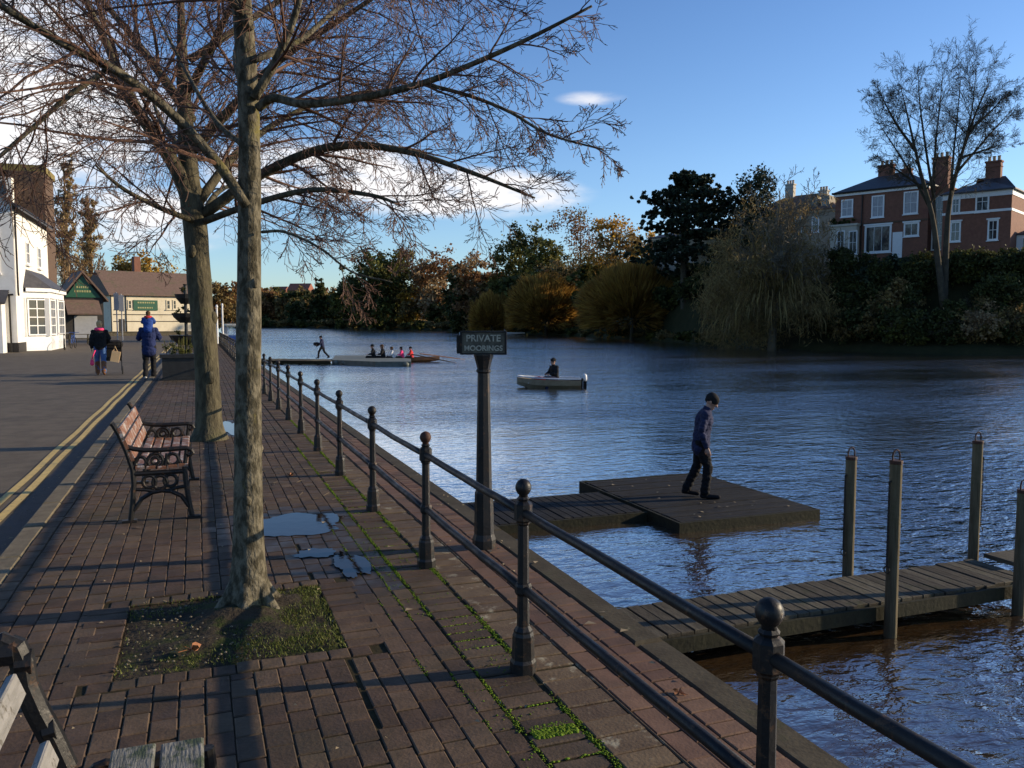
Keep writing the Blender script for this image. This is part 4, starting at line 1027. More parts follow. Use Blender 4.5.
# pale villa behind the cedar, and the mansard house behind the willow
def plain_house(name, label, pxl, pxr, dl, dr, y_eave, zb_, depth, wm, rm, rh, wins, cat='house', hip=True):
    A, B_ = xy(pxl, dl), xy(pxr, dr); Fc = Facade(A, B_); ze = Fc.hit((pxl+pxr)/2, y_eave)[1]; Mh = Fc.M()
    root = empty(name, (A.x, A.y, zb_), 0, label, cat)
    b = MB(); b.box(0, Fc.len, 0, depth, zb_-2, ze, M=Mh); b.build('wall', wm, root)
    b = MB(); b.box(-.15, Fc.len+.15, -.15, depth+.15, ze+.002, ze+.3, M=Mh); b.build('cornice', wm, root)
    rf_ = hip_roof(Mh, 0, Fc.len, 0, depth, ze+.45, rh, gable=(not hip, not hip)).build('roof', rm, root)
    for w_ in wins: window(root, Fc, w_[:4], *(w_[4:] or (2,2)), fw=.14)
    return root, Fc, Mh, ze, rf_
v1 = plain_house('villa', 'pale stucco villa half hidden behind the dark cedar', 652, 742, 138, 130, 238, 4.6, 9, M_villa, M_slate, 1.6,
            [(656,246,661,262),(672,247,678,262),(690,246,697,262),(706,245,713,262),(722,245,729,262)])
v2 = plain_house('mansard_house', 'pale house with brown mansard roof and pale chimneys behind the weeping willow', 742, 833, 128, 118, 215, 6.0, 10, M_dull, M_tile, 3.0,
            [(760,218,766,231),(778,218,785,232),(795,217,802,232),(812,217,819,232)])
for px, yt in ((763,172),(796,178)):
    u, z1 = v2[1].hit(px, yt); chimney(v2[4], v2[2], u+2.2, 4.5, 1.3, v2[3]+1, z1-1.7, m=M_villa, pots=3)
Mh = v2[2]; Fv = v2[1]
for px in (812, 824):
    u, _ = Fv.hit(px, 200); b = MB(); b.box(u-.6, u+.6, .4, 2.6, v2[3]+.5, v2[3]+2.3, M=Mh); dm = b.build('dormer', M_dull, v2[0]); 
    g = MB(); g.box(u-.4, u+.4, .38, .398, v2[3]+.9, v2[3]+2.1, M=Mh); g.build('pane', M_glass, dm)
# far red roofed houses, tiny, left
plain_house('far_house', 'distant red roofed house seen over the far trees beside the near trunk', 288, 308, 470, 468, 291, 2, 9, M_bbrick, M_redtile, 4, [], hip=False)
plain_house('far_house', 'second distant red roofed house left of the narrow conifer', 270, 284, 480, 478, 294, 2, 9, M_bbrick, M_redtile, 4, [], hip=False)

# white inn on the left
PX0, PY0, PY1 = -9.1, 51.6, 62.6
inn = empty('white_inn', (PX0, PY0, RZ), 0, 'white rendered two storey inn with a bay window lit by the sun on the left', 'building')
IF = Facade(Vector((PX0, PY0, 0)), Vector((PX0, PY1, 0)))      # river front, n = +X
IS = Facade(Vector((PX0-9, PY0, 0)), Vector((PX0, PY0, 0)))    # south end
ze = IF.hit(18, 206)[1]
Mi = IF.M()
b = MB(); b.box(0, IF.len, 0, 9, RZ-.2, ze, M=Mi); b.poly([Mi @ Vector(p) for p in ((0,0,ze),(0,9,ze),(0,4.5,ze+3.2))]); b.poly([Mi @ Vector(p) for p in ((IF.len,0,ze),(IF.len,4.5,ze+3.2),(IF.len,9,ze))])
b.build('wall', M_white, inn)
b = MB(); b.box(-.01, IF.len+.01, -.03, -.003, RZ, .45, M=Mi); b.box(-.03,-.003,0,9,RZ,.45,M=Mi); b.build('plinth', M_black, inn)
b = MB()
for (ya, yb, za, zb2) in ((-.35,4.5,ze-.22,ze+3.25),(9.35,4.5,ze-.22,ze+3.25)):
    v = [Mi @ Vector(p) for p in ((-.25,ya,za),(IF.len+.25,ya,za),(IF.len+.25,yb,zb2),(-.25,yb,zb2))]
    b.poly(v if ya < 0 else v[::-1]); o = Vector((0,0,-.16)); b.poly([p+o for p in (v[::-1] if ya < 0 else v)])
    for i in range(4): b.poly([v[i]+o, v[(i+1) % 4]+o, v[(i+1) % 4], v[i]])
b.build('roof', M_slate, inn)
b = MB(); b.tube([Mi @ Vector(p) for p in ((.12,-.1,ze-.1),(.12,-.1,3.2),(.1,-.12,3.0))], .05, 8); b.tube([Vector((PX0-.1,PY0-.1,3.05)), Vector((PX0-4,PY0-.1,2.75))], .05, 8)
b.tube([Mi @ Vector(p) for p in ((-.2,-.32,ze-.22),(IF.len+.2,-.32,ze-.22))], .07, 8); b.tube([Vector((PX0-.3,PY0-.1,3.0)), Vector((PX0-.3,PY0-.1,RZ))], .05, 8)
b.build('drainpipe', M_iron, inn)
# ground floor bay on the river front
bx0, bx1 = 2.2, 9.6; b = MB()
pl_ = [(bx0,0),(bx0+.9,-1.15),(bx1-.9,-1.15),(bx1,0)]
for z0_, z1_, ex in ((RZ, .75, 0), (2.95, 3.3, .0), (3.302, 3.5, .14)):
    q = [(x+(ex if i > 1 else -ex), y-ex) for i, (x, y) in enumerate(pl_)]
    lo_ = [Mi @ Vector((x, y, z0_)) for x, y in q]; hi_ = [Mi @ Vector((x, y, z1_)) for x, y in q]
    for i in range(3): b.poly([lo_[i], lo_[i+1], hi_[i+1], hi_[i]])
    b.poly(hi_); b.poly(lo_[::-1])
for (x, y) in ((bx0+.05,-.05),(bx0+.9,-1.1),(bx0+3.0,-1.1),(bx0+3.9,-1.1),(bx1-.9,-1.1),(bx1-.05,-.05)): b.box(x-.2, x+.2, y-.05, y+.2, .76, 2.94, M=Mi)
bay = b.build('bay_window', M_paint, inn)
q = [(bx0-.15,.0),(bx0+.8,-1.35),(bx1-.8,-1.35),(bx1+.15,.0)]; top_ = [Mi @ Vector((x, 0, 4.6)) for x in (bx0+.9, bx1-.9)]
e_ = [Mi @ Vector((x, y, 3.51)) for x, y in q]; b = MB(); b.poly([e_[0], e_[1], top_[0]]); b.poly([e_[1], e_[2], top_[1], top_[0]]); b.poly([e_[2], e_[3], top_[1]]); b.build('roof', M_slate, bay)
for (xa, xb) in ((bx0+1.1,bx0+2.8),(bx0+4.1,bx1-1.1)): window(bay, Facade(Vector((PX0+1.1,PY0,0)), Vector((PX0+1.1,PY1,0))), (xa, .8, xb, 2.9), 3, 4, px=False, fw=.08, sill=False)
F45 = Facade(Mi @ Vector((bx0,0.04,0)), Mi @ Vector((bx0+.9,-1.08,0))); window(bay, F45, (.2,.8,F45.len-.15,2.9), 2, 4, px=False, fw=.08, sill=False)
# first-floor windows
window(inn, IF, (7.0, 4.9, 8.0, 6.2), 2, 2, px=False); window(inn, IF, (3.2, 4.9, 4.2, 6.2), 2, 2, px=False)
window(inn, IS, (6.9, 4.2, 8.3, 6.6), 2, 2, px=False, fw=.14); window(inn, IS, (4.2, 4.2, 5.6, 6.6), 2, 2, px=False, fw=.14)
b = MB(); b.box(PX0-6, PX0-.5, PY0-1.1, PY0-.003, RZ, 2.6); lt = b.build('porch', M_white, inn)
b = MB(); v = [(PX0-6.2,PY0-1.3,2.6),(PX0-.3,PY0-1.3,2.6),(PX0-.3,PY0-.01,3.3),(PX0-6.2,PY0-.01,3.3)]; b.poly(v); b.poly([(x,y,z-.1) for x,y,z in v][::-1]); b.build('porch_roof', M_slate, inn)
# taller brown brick house behind the inn
A = Vector((-15.5, 63.5, 0)); 
bh = empty('brown_brick_house', (-12, 64, RZ), 0, 'taller brown brick house with mossy ridge behind the white inn', 'house')
z2 = at(40, 186, 62).z
b = MB(); b.box(-20, -10.6, 62.75, 71, RZ-.2, z2-2.6); b.box(-11.2, -9.15, 62.72, 66.6, RZ-.2, z2-.15); b.build('wall', M_bbrick, bh)
b = MB(); v = [(-20.3,62.4,z2-2.6),(-11.0,62.4,z2-2.6),(-11.0,66.8,z2+.1),(-20.3,66.8,z2+.1)]; b.poly(v); b.poly([(-20.3,66.8,z2+.1),(-11.0,66.8,z2+.1),(-11.0,71.3,z2-2.6),(-20.3,71.3,z2-2.6)])
b.build('roof', M_slate, bh)
b = MB(); b.box(-20.3,-9.1,62.9,67.2,z2-.12,z2+.3); b.build('ridge', M_mosstile, bh)
b = MB(); b.box(-12.3,-10.9,62.0,64,z2-3.1,z2-.7); dm = b.build('dormer', M_white, bh); b = MB(); b.box(-12.0,-11.2,61.96,61.995,z2-2.7,z2-1.0); b.build('pane', M_glass, dm)

# dark shed with green gable sign
SA, SB_ = xy(63, 80), xy(104, 82.2); SF = Facade(SA, SB_); Ms = SF.M()
shed = empty('boat_shed', (SA.x, SA.y, RZ), 0, 'dark boarded shed with a green gable sign and grey shutter', 'building')
zs_ = SF.hit(84, 298)[1]; zg = SF.hit(83, 271)[1]
b = MB(); b.box(0, SF.len, 0, 5, RZ-.2, zs_, M=Ms); b.poly([Ms @ Vector(p) for p in ((0,0,zs_),(SF.len,0,zs_),(SF.len/2,0,zg-.1))]); b.build('wall', M_black, shed)
b = MB()
for sx_ in (-1, 1):
    x0_ = SF.len/2; x1_ = SF.len/2+sx_*(SF.len/2+.4)
    v = [Ms @ Vector(p) for p in ((x0_,-.4,zg+.05),(x1_,-.4,zs_-.15),(x1_,5,zs_-.15),(x0_,5,zg+.05))]; b.poly(v); b.poly([p-Vector((0,0,.2)) for p in v[::-1]])
    b.poly([v[0], v[1], v[1]-Vector((0,0,.25)), v[0]-Vector((0,0,.25))])
b.build('roof', M_tile, shed)
b = MB(); b.poly([Ms @ Vector(p) for p in ((.25,-.12,zs_+.05),(SF.len-.25,-.12,zs_+.05),(SF.len/2,-.12,zg-.4))]); b.poly([Ms @ Vector(p) for p in ((.25,-.003,zs_+.05),(SF.len/2,-.003,zg-.4),(SF.len-.25,-.003,zs_+.05))])
gs = b.build('gable_sign', M_green, shed)
b = MB()
for (wx, wz) in ((1.5,.55),(1.1,.95)):
    x = SF.len/2-wx/2
    while x < SF.len/2+wx/2: l = rnd.uniform(.1,.18); b.box(x, x+l, -.135, -.122, zs_+wz, zs_+wz+.2, M=Ms); x += l+.07
b.build('gilt_marks', M_greenword, gs)
b = MB(); (ua, za), (ub, zb_) = SF.hit(74, 316), SF.hit(98, 340); b.box(ua, ub, -.06, -.003, RZ, za, M=Ms); b.build('shutter', M_grey, shed)
b = MB(); (ua, za), (ub, zb_) = SF.hit(64, 299.5), SF.hit(99, 314); v = [Ms @ Vector(p) for p in ((ua,-.02,za),(ub,-.02,za),(ub,-1.6,zb_),(ua,-1.6,zb_))]; b.poly(v[::-1]); b.poly([p-Vector((0,0,.08)) for p in v]); b.build('canopy_roof', M_tile, shed)

# cream boathouse across the end of the road, turned towards the river
CA, CB = xy(112, 102), xy(200, 110); CF = Facade(CA, CB); Mc = CF.M()
bo = empty('cream_boathouse', (CA.x, CA.y, RZ), 0, 'long low cream building with brown roof and green sign at the end of the road', 'building')
zc = CF.hit(150, 296)[1]
b = MB(); b.box(0, CF.len, 0, 8, RZ-.2, zc, M=Mc); b.build('wall', M_cream, bo)
rf_ = hip_roof(Mc, 0, CF.len, 0, 8, zc+.14, 3.1, ov=.4, gable=(True, True)).build('roof', M_tile, bo)
u, _ = CF.hit(151, 270); b = MB(); b.box(u-.4, u+.4, 4.2, 5.0, zc+2.2, zc+5.2, M=Mc); b.build('chimney', M_hbrick, bo)
(ua, za), (ub, zb_) = CF.hit(133, 300), CF.hit(157.5, 310.5); b = MB(); b.box(ua, ub, -.12, -.003, zb_, za, M=Mc); s_ = b.build('green_sign', M_green, bo)
b = MB()
for wz in (.25, .75):
    x = ua+.5
    while x < ub-.6: l = rnd.uniform(.12,.22); b.box(x, x+l, -.135, -.122, zb_+wz*(za-zb_)-.08, zb_+wz*(za-zb_)+.1, M=Mc); x += l+.09
b.build('gilt_marks', M_greenword, s_)
for rect in ((115.5,300,120,309),(127.5,300,132,309),(166,300,170.5,309.5),(172.5,300,176.5,309.5)): window(bo, CF, rect, 1, 2, frame=M_cream, fw=.12)
b = MB(); (ua, za), (ub, zb_) = CF.hit(119, 319), CF.hit(125, 332); b.box(ua, ub, -.05, -.003, RZ, za, M=Mc); b.build('door', M_black, bo)
b = MB(); 
for px in (111, 126): u, _ = CF.hit(px, 310); b.tube([Mc @ Vector((u,-.06,RZ)), Mc @ Vector((u,-.06,zc))], .06, 6)
for zz in (zc-2.35, zc-3.2): b.box(.2, CF.len-.2, -.06, -.004, zz-.04, zz+.04, M=Mc)
b.build('pipework', M_black, bo)
# low grey wall in front
b = MB(); A0, A1 = xy(102, 94), xy(192, 99); lf = Facade(A0, A1); b.box(0, lf.len, 0, .4, RZ, .35, M=lf.M()); b.box(-.05, lf.len+.05, -.05, .45, .352, .43, M=lf.M())
tag(b.build('low_wall', M_kerb, origin=(A0.x, A0.y, RZ)), 'low grey wall across the road end before the cream building', 'wall')
for px, y0_, d in ((117, 292, 70), (122, 294, 72)):
    p = xy(px, d, RZ); r_ = empty('road_sign', p, 0, 'pale rectangular road sign back on a pole, %s of the pair before the cream building' % ('left' if px < 120 else 'right'), 'sign')
    b = MB(); zt = at(px, y0_, d).z; b.tube([p, Vector((p.x, p.y, zt))], .05, 8); b.build('pole', M_grey, r_)
    b = MB(); b.box(p.x-.19, p.x+.19, p.y-.08, p.y-.052, zt-1.5, zt-.1); b.build('panel', M_grey, r_)

# ------------------------------------------------------------------ people
def remesh(mb, name, m, parent, vox, wr=0.0):
    me = bpy.data.meshes.new('tmp_body'); me.from_pydata([tuple(v) for v in mb.v], [], mb.f); o = bpy.data.objects.new('tmp_body', me); C.objects.link(o)
    md = o.modifiers.new('r', 'REMESH'); md.mode = 'VOXEL'; md.voxel_size = vox; md.use_smooth_shade = True
    sm = o.modifiers.new('s', 'SMOOTH'); sm.factor = .5; sm.iterations = 2
    bpy.context.view_layer.update()
    out = bpy.data.meshes.new_from_object(o.evaluated_get(bpy.context.evaluated_depsgraph_get())); out.name = name
    bpy.data.objects.remove(o); bpy.data.meshes.remove(me)
    if wr:
        for v, n_ in [(v, v.normal.copy()) for v in out.vertices]:
            p = v.co; v.co = p+n_*wr*(noise.noise((p.x*9, p.y*9, p.z*14))+.7*noise.noise((p.x*22+5, p.y*22, p.z*30)))
    out.materials.clear(); out.materials.append(m)
    ob = bpy.data.objects.new(name, out); C.objects.link(ob); ob.parent = parent; return ob
def hand(B, w_, d, pn, side):
    """wrist, direction down the forearm, palm normal, side +1 if the thumb lies along +lateral"""
    d = Vector(d).normalized(); pn = Vector(pn); pn = (pn-d*pn.dot(d)).normalized(); lat = d.cross(pn)*side
    fl = (pn, .5)
    B.capsule(w_, w_+d*.075, .030, .038, 10, fl)
    for k, (o, l) in enumerate(((.028,.068),(.010,.078),(-.008,.072),(-.026,.056))):
        p = w_+d*.085+lat*o; q = p+d*l*.5+pn*.008; r_ = q+d*l*.40+pn*.024
        B.capsule(p-d*.02, q, .0092, .0085, 8); B.capsule(q, r_, .0085, .007, 8)
    p = w_+d*.03+lat*.028; q = p+d*.032+lat*.022+pn*.012; B.capsule(p, q, .012, .011, 8); B.capsule(q, q+d*.032+lat*.002+pn*.010, .010, .008, 8)
Y = Vector((0,1,0)); X = Vector((1,0,0)); Z = Vector((0,0,1))
STAND = dict(pel=(0,0,.95), chest=(.0,0,1.30), neck=(.0,0,1.47), head=(.025,0,1.625), face=(1,0,0),
             shL=(0,.185,1.40), shR=(0,-.185,1.40), elL=(-.03,.235,1.12), elR=(-.03,-.235,1.12), wrL=(.04,.245,.88), wrR=(.04,-.245,.88),
             hipL=(0,.09,.92), hipR=(0,-.09,.92), knL=(.03,.10,.50), knR=(.0,-.10,.50), anL=(-.02,.10,.09), anR=(-.03,-.10,.09), toL=(.15,.11,.035), toR=(.14,-.11,.035))
def person(loc, rz, label, pose, top, legs, shoes, hat=None, hair=None, vox=.012, scale=1.0, extras=(), coat=0.0, group=None, skin=M_skin, collar=None, belt=None):
    J = {k: Vector(v) for k, v in dict(STAND, **pose).items()}
    root = empty('person', loc, rz, label, 'person', group); root.scale = (scale,)*3
    fl = (Y, 1.35); fdir = J['face'].normalized(); side = Z.cross(fdir).normalized(); upv = fdir.cross(side)
    B = MB()
    B.capsule(J['pel'], J['pel'].lerp(J['chest'], .5), .115, .10, 14, fl); B.capsule(J['pel'].lerp(J['chest'], .5), J['chest'], .10, .115, 14, fl)
    B.capsule(J['chest'], J['neck']-Z*.05, .115, .07, 12, fl)
    B.capsule(J['neck']-Z*.06, J['head']-upv*.05, .058, .054, 12)
    h = J['head']; B.capsule(h+upv*.035-fdir*.018, h+upv*.02+fdir*.02, .092, .085, 14, (side, .86)); B.capsule(h+upv*.0+fdir*.03, h-upv*.075+fdir*.055, .062, .042, 12, (side, .95))
    B.capsule(h+upv*.02+fdir*.095, h-upv*.018+fdir*.118, .010, .016, 8); B.capsule(h+upv*.035+side*.03+fdir*.088, h+upv*.035-side*.03+fdir*.088, .012, .012, 8)
    B.capsule(h-upv*.052+side*.016+fdir*.090, h-upv*.052-side*.016+fdir*.090, .009, .009, 8)
    for s in (-1, 1): B.capsule(h+side*.082*s+upv*.015-fdir*.01, h+side*.085*s-upv*.02, .016, .011, 8, (side, .5))
    for s in 'LR':
        B.capsule(J['chest']+Z*.07, J['sh'+s], .07, .052, 10); B.capsule(J['sh'+s], J['el'+s], .048, .038, 10); B.capsule(J['el'+s], J['wr'+s], .038, .026, 10)
        dr_ = (J['wr'+s]-J['el'+s]).normalized(); hand(B, J['wr'+s], dr_, Vector((.1,1 if s == 'R' else -1,0)), 1 if s == 'L' else -1)
        B.capsule(J['hip'+s], J['kn'+s], .085, .056, 12); B.capsule(J['kn'+s], J['an'+s], .054, .036, 10); B.capsule(J['an'+s]-Z*.03, J['to'+s], .034, .028, 10)
    body = remesh(B, 'body', skin, root, vox)
    T = MB(); fl2 = (Y, 1.32)
    T.capsule(J['pel']+Z*(-.02-coat), J['pel'].lerp(J['chest'], .45), .148, .135, 16, fl2); T.capsule(J['pel'].lerp(J['chest'], .45), J['chest'], .135, .150, 16, fl2)
    T.capsule(J['chest'], J['neck']-Z*.05, .150, .085, 14, fl2)
    T.capsule(J['neck']-Z*.05, J['neck']+Z*.015+fdir*.01, .076, .072, 12)
    for s in 'LR':
        T.capsule(J['chest']+Z*.07, J['sh'+s], .10, .078, 12); T.capsule(J['sh'+s], J['el'+s], .076, .060, 12); T.capsule(J['el'+s], J['wr'+s]-(J['wr'+s]-J['el'+s]).normalized()*.02, .060, .045, 12)
    for k in range(9):          # soft folds at elbow and waist
        s = 'LR'[k % 2]; p = J['el'+s].lerp(J['sh'+s] if k % 3 else J['wr'+s], .1+.06*k)
        T.capsule(p+Y*.03, p-Y*.03+Z*.012, .062-.004*(k % 3), .062, 8)
    remesh(T, 'jacket', top, root, vox*1.2, .013)
    T = MB()
    T.capsule(J['pel'], J['pel']-Z*.05, .132, .125, 14, fl)
    for s in 'LR':
        a_, k_, e_ = J['hip'+s], J['kn'+s], J['an'+s]
        T.capsule(J['pel'], a_, .115, .108, 12); T.capsule(a_, k_, .108, .078, 14); T.capsule(k_, e_-Z*.01, .078, .066, 14)
        for q in (.15,.3,.75,.9): p = k_.lerp(e_, q); T.capsule(p, p+X*.004-Z*.012, .074, .078, 10)
    remesh(T, 'trousers', legs, root, vox*1.2, .013)
    for s in 'LR':
        T = MB(); e_ = J['an'+s]; t_ = J['to'+s]; dd = (t_-e_); dd.z = 0; dd.normalize()
        T.capsule(e_-Z*.005, e_-Z*.045, .050, .046, 10); T.capsule(e_-Z*.045-dd*.03, t_+dd*.03, .044, .036, 12); remesh(T, 'shoe', shoes, root, vox)
    if hat:
        T = MB(); T.capsule(h+upv*.062-fdir*.022, h+upv*.052+fdir*.014, .102, .098, 14, (side, .9)); T.capsule(h+upv*.045-fdir*.05, h+upv*.02-fdir*.055, .072, .062, 12, (side, 1.05)); remesh(T, 'hat', hat, root, vox)
    if hair:
        T = MB(); T.capsule(h+upv*.05-fdir*.03, h+upv*.05+fdir*.012, .100, .094, 12, (side, .92)); T.capsule(h+upv*.02-fdir*.05, h-upv*.09-fdir*.05, .082, .06, 12, (side, 1.1)); remesh(T, 'hair', hair, root, vox)
    if collar:
        T = MB(); 
        for a in range(12):
            q = J['neck']+Vector((math.cos(a*math.pi/6)*.09, math.sin(a*math.pi/6)*.10, .02)); q2 = J['neck']+Vector((math.cos((a+1)*math.pi/6)*.09, math.sin((a+1)*math.pi/6)*.10, .02)); T.capsule(q, q2, .058, .058, 8)
        remesh(T, 'scarf', collar, root, vox*1.2)
    return root, J
RZC = -YAW         # facing along camera right = rotation about z by -yaw (local x -> RT)
DECKZ = -1.22; RDZ = -1.34
# man on the raft
pm = xy(704, 13.8); pm.z = RDZ+.003
man = person((pm.x, pm.y, pm.z), RZC-R(10), 'man in navy jacket and black beanie walking head bowed across the square raft',
   dict(pel=(-.02,0,.94), chest=(.03,0,1.28), neck=(.07,0,1.44), head=(.135,0,1.565), face=(.86,-.08,-.5), shL=(.05,.18,1.38), shR=(.04,-.19,1.38),
        elL=(-.02,.24,1.11), elR=(-.02,-.245,1.10), wrL=(-.02,.24,.87), wrR=(.065,-.25,.855), hipL=(-.02,.09,.91), hipR=(-.02,-.09,.91),
        knR=(.10,-.10,.50), anR=(.05,-.10,.09), toR=(.24,-.11,.035), knL=(-.06,.09,.51), anL=(-.24,.09,.12), toL=(-.08,.10,.04)),
   M_navy, M_charcoal, M_blackcloth, hat=M_blackcloth, vox=.008, scale=1.03, coat=.09)
# walker on the far jetty
pw = xy(322, 62.5); pw.z = DECKZ
person((pw.x, pw.y, pw.z+.02), math.pi-YAW, 'figure in dark clothes striding left along the far jetty carrying a dark bundle',
   dict(pel=(.0,0,.93), chest=(.05,0,1.27), neck=(.08,0,1.43), head=(.12,0,1.58), knL=(.26,.09,.52), anL=(.30,.09,.10), toL=(.46,.10,.05), knR=(-.12,-.09,.50), anR=(-.46,-.09,.16), toR=(-.34,-.1,.05),
        elL=(.12,.25,1.14), wrL=(.34,.2,1.05), elR=(.1,-.25,1.14), wrR=(.34,-.2,1.03)), M_navy, M_blackcloth, M_blackcloth, hat=M_blackcloth, vox=.02)
q = pw+(-RT)*.42+Z*1.12; b = MB(); b.capsule(q+Y*.25-X*.1, q-Y*.25+X*.1, .13, .12, 12); b.capsule(q, q+Vector((0,0,-.08)), .15, .12, 10)
tag(b.build('dark_bundle', M_blackcloth, smooth=True, origin=q), 'dark bundle held in the arms of the figure on the far jetty', 'bundle')
# woman with pushchair
pwn = xy(99, 26.0); HEAD = R(90)
wm = person((pwn.x, pwn.y, RZ), R(96), 'woman in black jacket with bright pink scarf and blue jeans walking away',
   dict(wrR=(.28,-.16,.98), elR=(.05,-.26,1.14), knL=(.12,.09,.52), anL=(.10,.09,.10), toL=(.26,.1,.04), knR=(-.03,-.09,.50), anR=(-.24,-.09,.14), toR=(-.1,-.1,.04)), M_blackcloth, M_jean, M_boot,
   hair=M_blond, vox=.014, scale=.97, collar=M_pink)
T = MB()
for s in 'LR': J = wm[1]; T.capsule(J['kn'+s].lerp(J['an'+s], .25), J['an'+s], .082, .072, 12)
remesh(T, 'boot_shaft', M_boot, wm[0], .015)
pb = xy(113, 25.4, 0); b = MB(); pb.z = .38
b.box(-.12,.12,-.06,.06,0,.33, M=Matrix.Translation((pb.x,pb.y,pb.z)) @ Matrix.Rotation(R(12),4,'Y')); b.tube([(pb.x-.02,pb.y,pb.z+.32),(pb.x+.03,pb.y,pb.z+.48),(pb.x+.10,pb.y,pb.z+.30)], .012, 6)
tag(b.build('paper_bag', M_paper, origin=pb), 'brown paper carrier bag hanging beside the pushchair', 'bag')
ph = xy(90.5, 25.8, .30); b = MB(); b.capsule(ph, ph+Z*.10, .06, .045, 12); b.tube([ph+Z*.15, ph+Z*.3+X*.05, ph+Z*.42+X*.10], .02, 6)
tag(b.build('pink_bag', M_pink, smooth=True, origin=ph), 'small bright pink bag at the left hand of the woman in black', 'bag')
pc = xy(112, 26.8, RZ); pr = empty('pushchair', pc, R(4), 'dark folding pushchair pushed by the woman with the pink scarf', 'pushchair')
b = MB()
for s in (-.24,.24):
    b.tube([(s,.35,.12),(s,.0,.55),(s,-.38,1.02),(s,-.50,1.02)], .016, 6); b.tube([(s,-.35,.12),(s,.0,.5),(s,.2,.75)], .016, 6)
b.tube([(-.24,-.50,1.02),(.24,-.50,1.02)], .018, 6); b.build('frame', M_iron, pr, world=False)
b = MB(); b.box(-.23,.23,-.1,.25,.42,.50); b.box(-.23,.23,-.22,-.12,.45,.98); b.capsule((-.16,-.1,.95),(.16,-.1,.95),.14,.14,10); b.build('seat', M_blackcloth, pr, world=False)
for sx_ in (-.26,.26):
    for sy_ in (-.36,.36):
        b = MB(); b.tube([(sx_+.09*0, sy_+.10*math.cos(a*math.pi/6), .11+.10*math.sin(a*math.pi/6)) for a in range(13)], .02, 6); b.tube([(sx_-.02,sy_,.11),(sx_+.02,sy_,.11)], .04, 8); b.build('wheel', M_rubber, pr, world=False)
# man with child on his shoulders
pmn = xy(148, 24.2, RZ)
mn = person((pmn.x, pmn.y, RZ), R(88), 'man in a dark navy coat walking away with a child on his shoulders',
   dict(elL=(.10,.27,1.14), wrL=(.22,.15,1.38), elR=(.10,-.27,1.14), wrR=(.22,-.15,1.38), knL=(.06,.10,.50), knR=(.10,-.1,.52), anR=(.05,-.10,.09), anL=(-.16,.1,.12), toL=(-.02,.11,.04), toR=(.21,-.11,.035)),
   M_navy2, M_blackcloth, M_trainer, hair=M_brownhair, vox=.014, scale=1.03, coat=.14)
person((pmn.x, pmn.y-.02, RZ+1.03*1.36-.40), R(88), 'small child in blue and red riding on the shoulders of the man in navy',
   dict(pel=(-.10,0,.62), chest=(-.02,0,.90), neck=(.06,0,1.08), head=(.16,0,1.20), face=(.95,0,-.25), shL=(.02,.16,1.02), shR=(.02,-.16,1.02), elL=(.18,.20,.88), elR=(.18,-.20,.88), wrL=(.32,.10,.95), wrR=(.32,-.10,.95),
        hipL=(-.08,.15,.60), hipR=(-.08,-.15,.60), knL=(.28,.22,.56), knR=(.28,-.22,.56), anL=(.26,.20,.22), anR=(.26,-.20,.22), toL=(.38,.2,.18), toR=(.38,-.2,.18)),
   M_royal, M_navy2, M_blackcloth, hair=M_brownhair, vox=.014, scale=.74, collar=M_redcloth)

# ------------------------------------------------------------------ jetties, raft and mooring posts
def plank_deck(b, x0, x1, y0, y1, z, pitch=.14, along='x', th=.05):
    n = int((x1-x0 if along == 'x' else y1-y0)/pitch)
    for i in range(n):
        j = rnd.uniform(-.012,.012); zz = z+rnd.uniform(-.006,.004)
        if along == 'x': b.box(x0+i*pitch+.008, x0+(i+1)*pitch-.004, y0+j, y1+j, zz-th, zz, ch=.006)
        else: b.box(x0+j, x1+j, y0+i*pitch+.008, y0+(i+1)*pitch-.004, zz-th, zz, ch=.006)
# raft
raft = empty('raft', (7.9, 12.0, WZ), 0, 'square dark timber raft floating with a man standing on it', 'raft')
b = MB(); plank_deck(b, 6.64, 9.1, 10.4, 13.75, RDZ, .155, 'y'); b.build('deck', M_deck, raft)
b = MB(); b.box(6.62,9.12,10.36,10.395,WZ-.15,RDZ-.008); b.box(6.62,9.12,13.76,13.80,WZ-.15,RDZ-.008); b.box(6.58,6.618,10.36,13.8,WZ-.15,RDZ-.008); b.box(9.122,9.16,10.36,13.8,WZ-.15,RDZ-.008)
b.box(6.7,9.0,10.5,13.6,WZ-.2,RDZ-.06); b.build('side_beam', M_slime, raft)
b = MB()
for _ in range(30):
    x = rnd.uniform(6.7,9.0); y = rnd.uniform(10.5,13.6); s = rnd.uniform(.02,.045); a = rnd.uniform(0,6.28)
    b.poly([(x+s*math.cos(a+k*2.1)*rnd.uniform(.6,1), y+s*math.sin(a+k*2.1), RDZ+.012+.01*(k == 1)) for k in range(3)])
tag(b.build('leaf_litter', M_straw), kind='stuff')
gw = empty('jetty', (2.3, 12.1, WZ), 0, 'dark walkway joining the quay to the square raft', 'jetty')
b = MB(); plank_deck(b, 2.3, 6.55, 11.3, 12.85, RDZ-.02, .15, 'x'); b.build('deck', M_deck, gw)
b = MB(); b.box(2.3,6.55,11.25,11.285,WZ-.05,RDZ-.03); b.box(2.3,6.55,12.87,12.91,WZ-.05,RDZ-.03); b.box(2.3,6.5,11.4,12.7,WZ-.05,RDZ-.08)
for x in (2.9,4.5,6.1): b.box(x-.1,x+.1,11.35,11.55,WZ-1,WZ-.06)
b.build('beam', M_slime, gw)
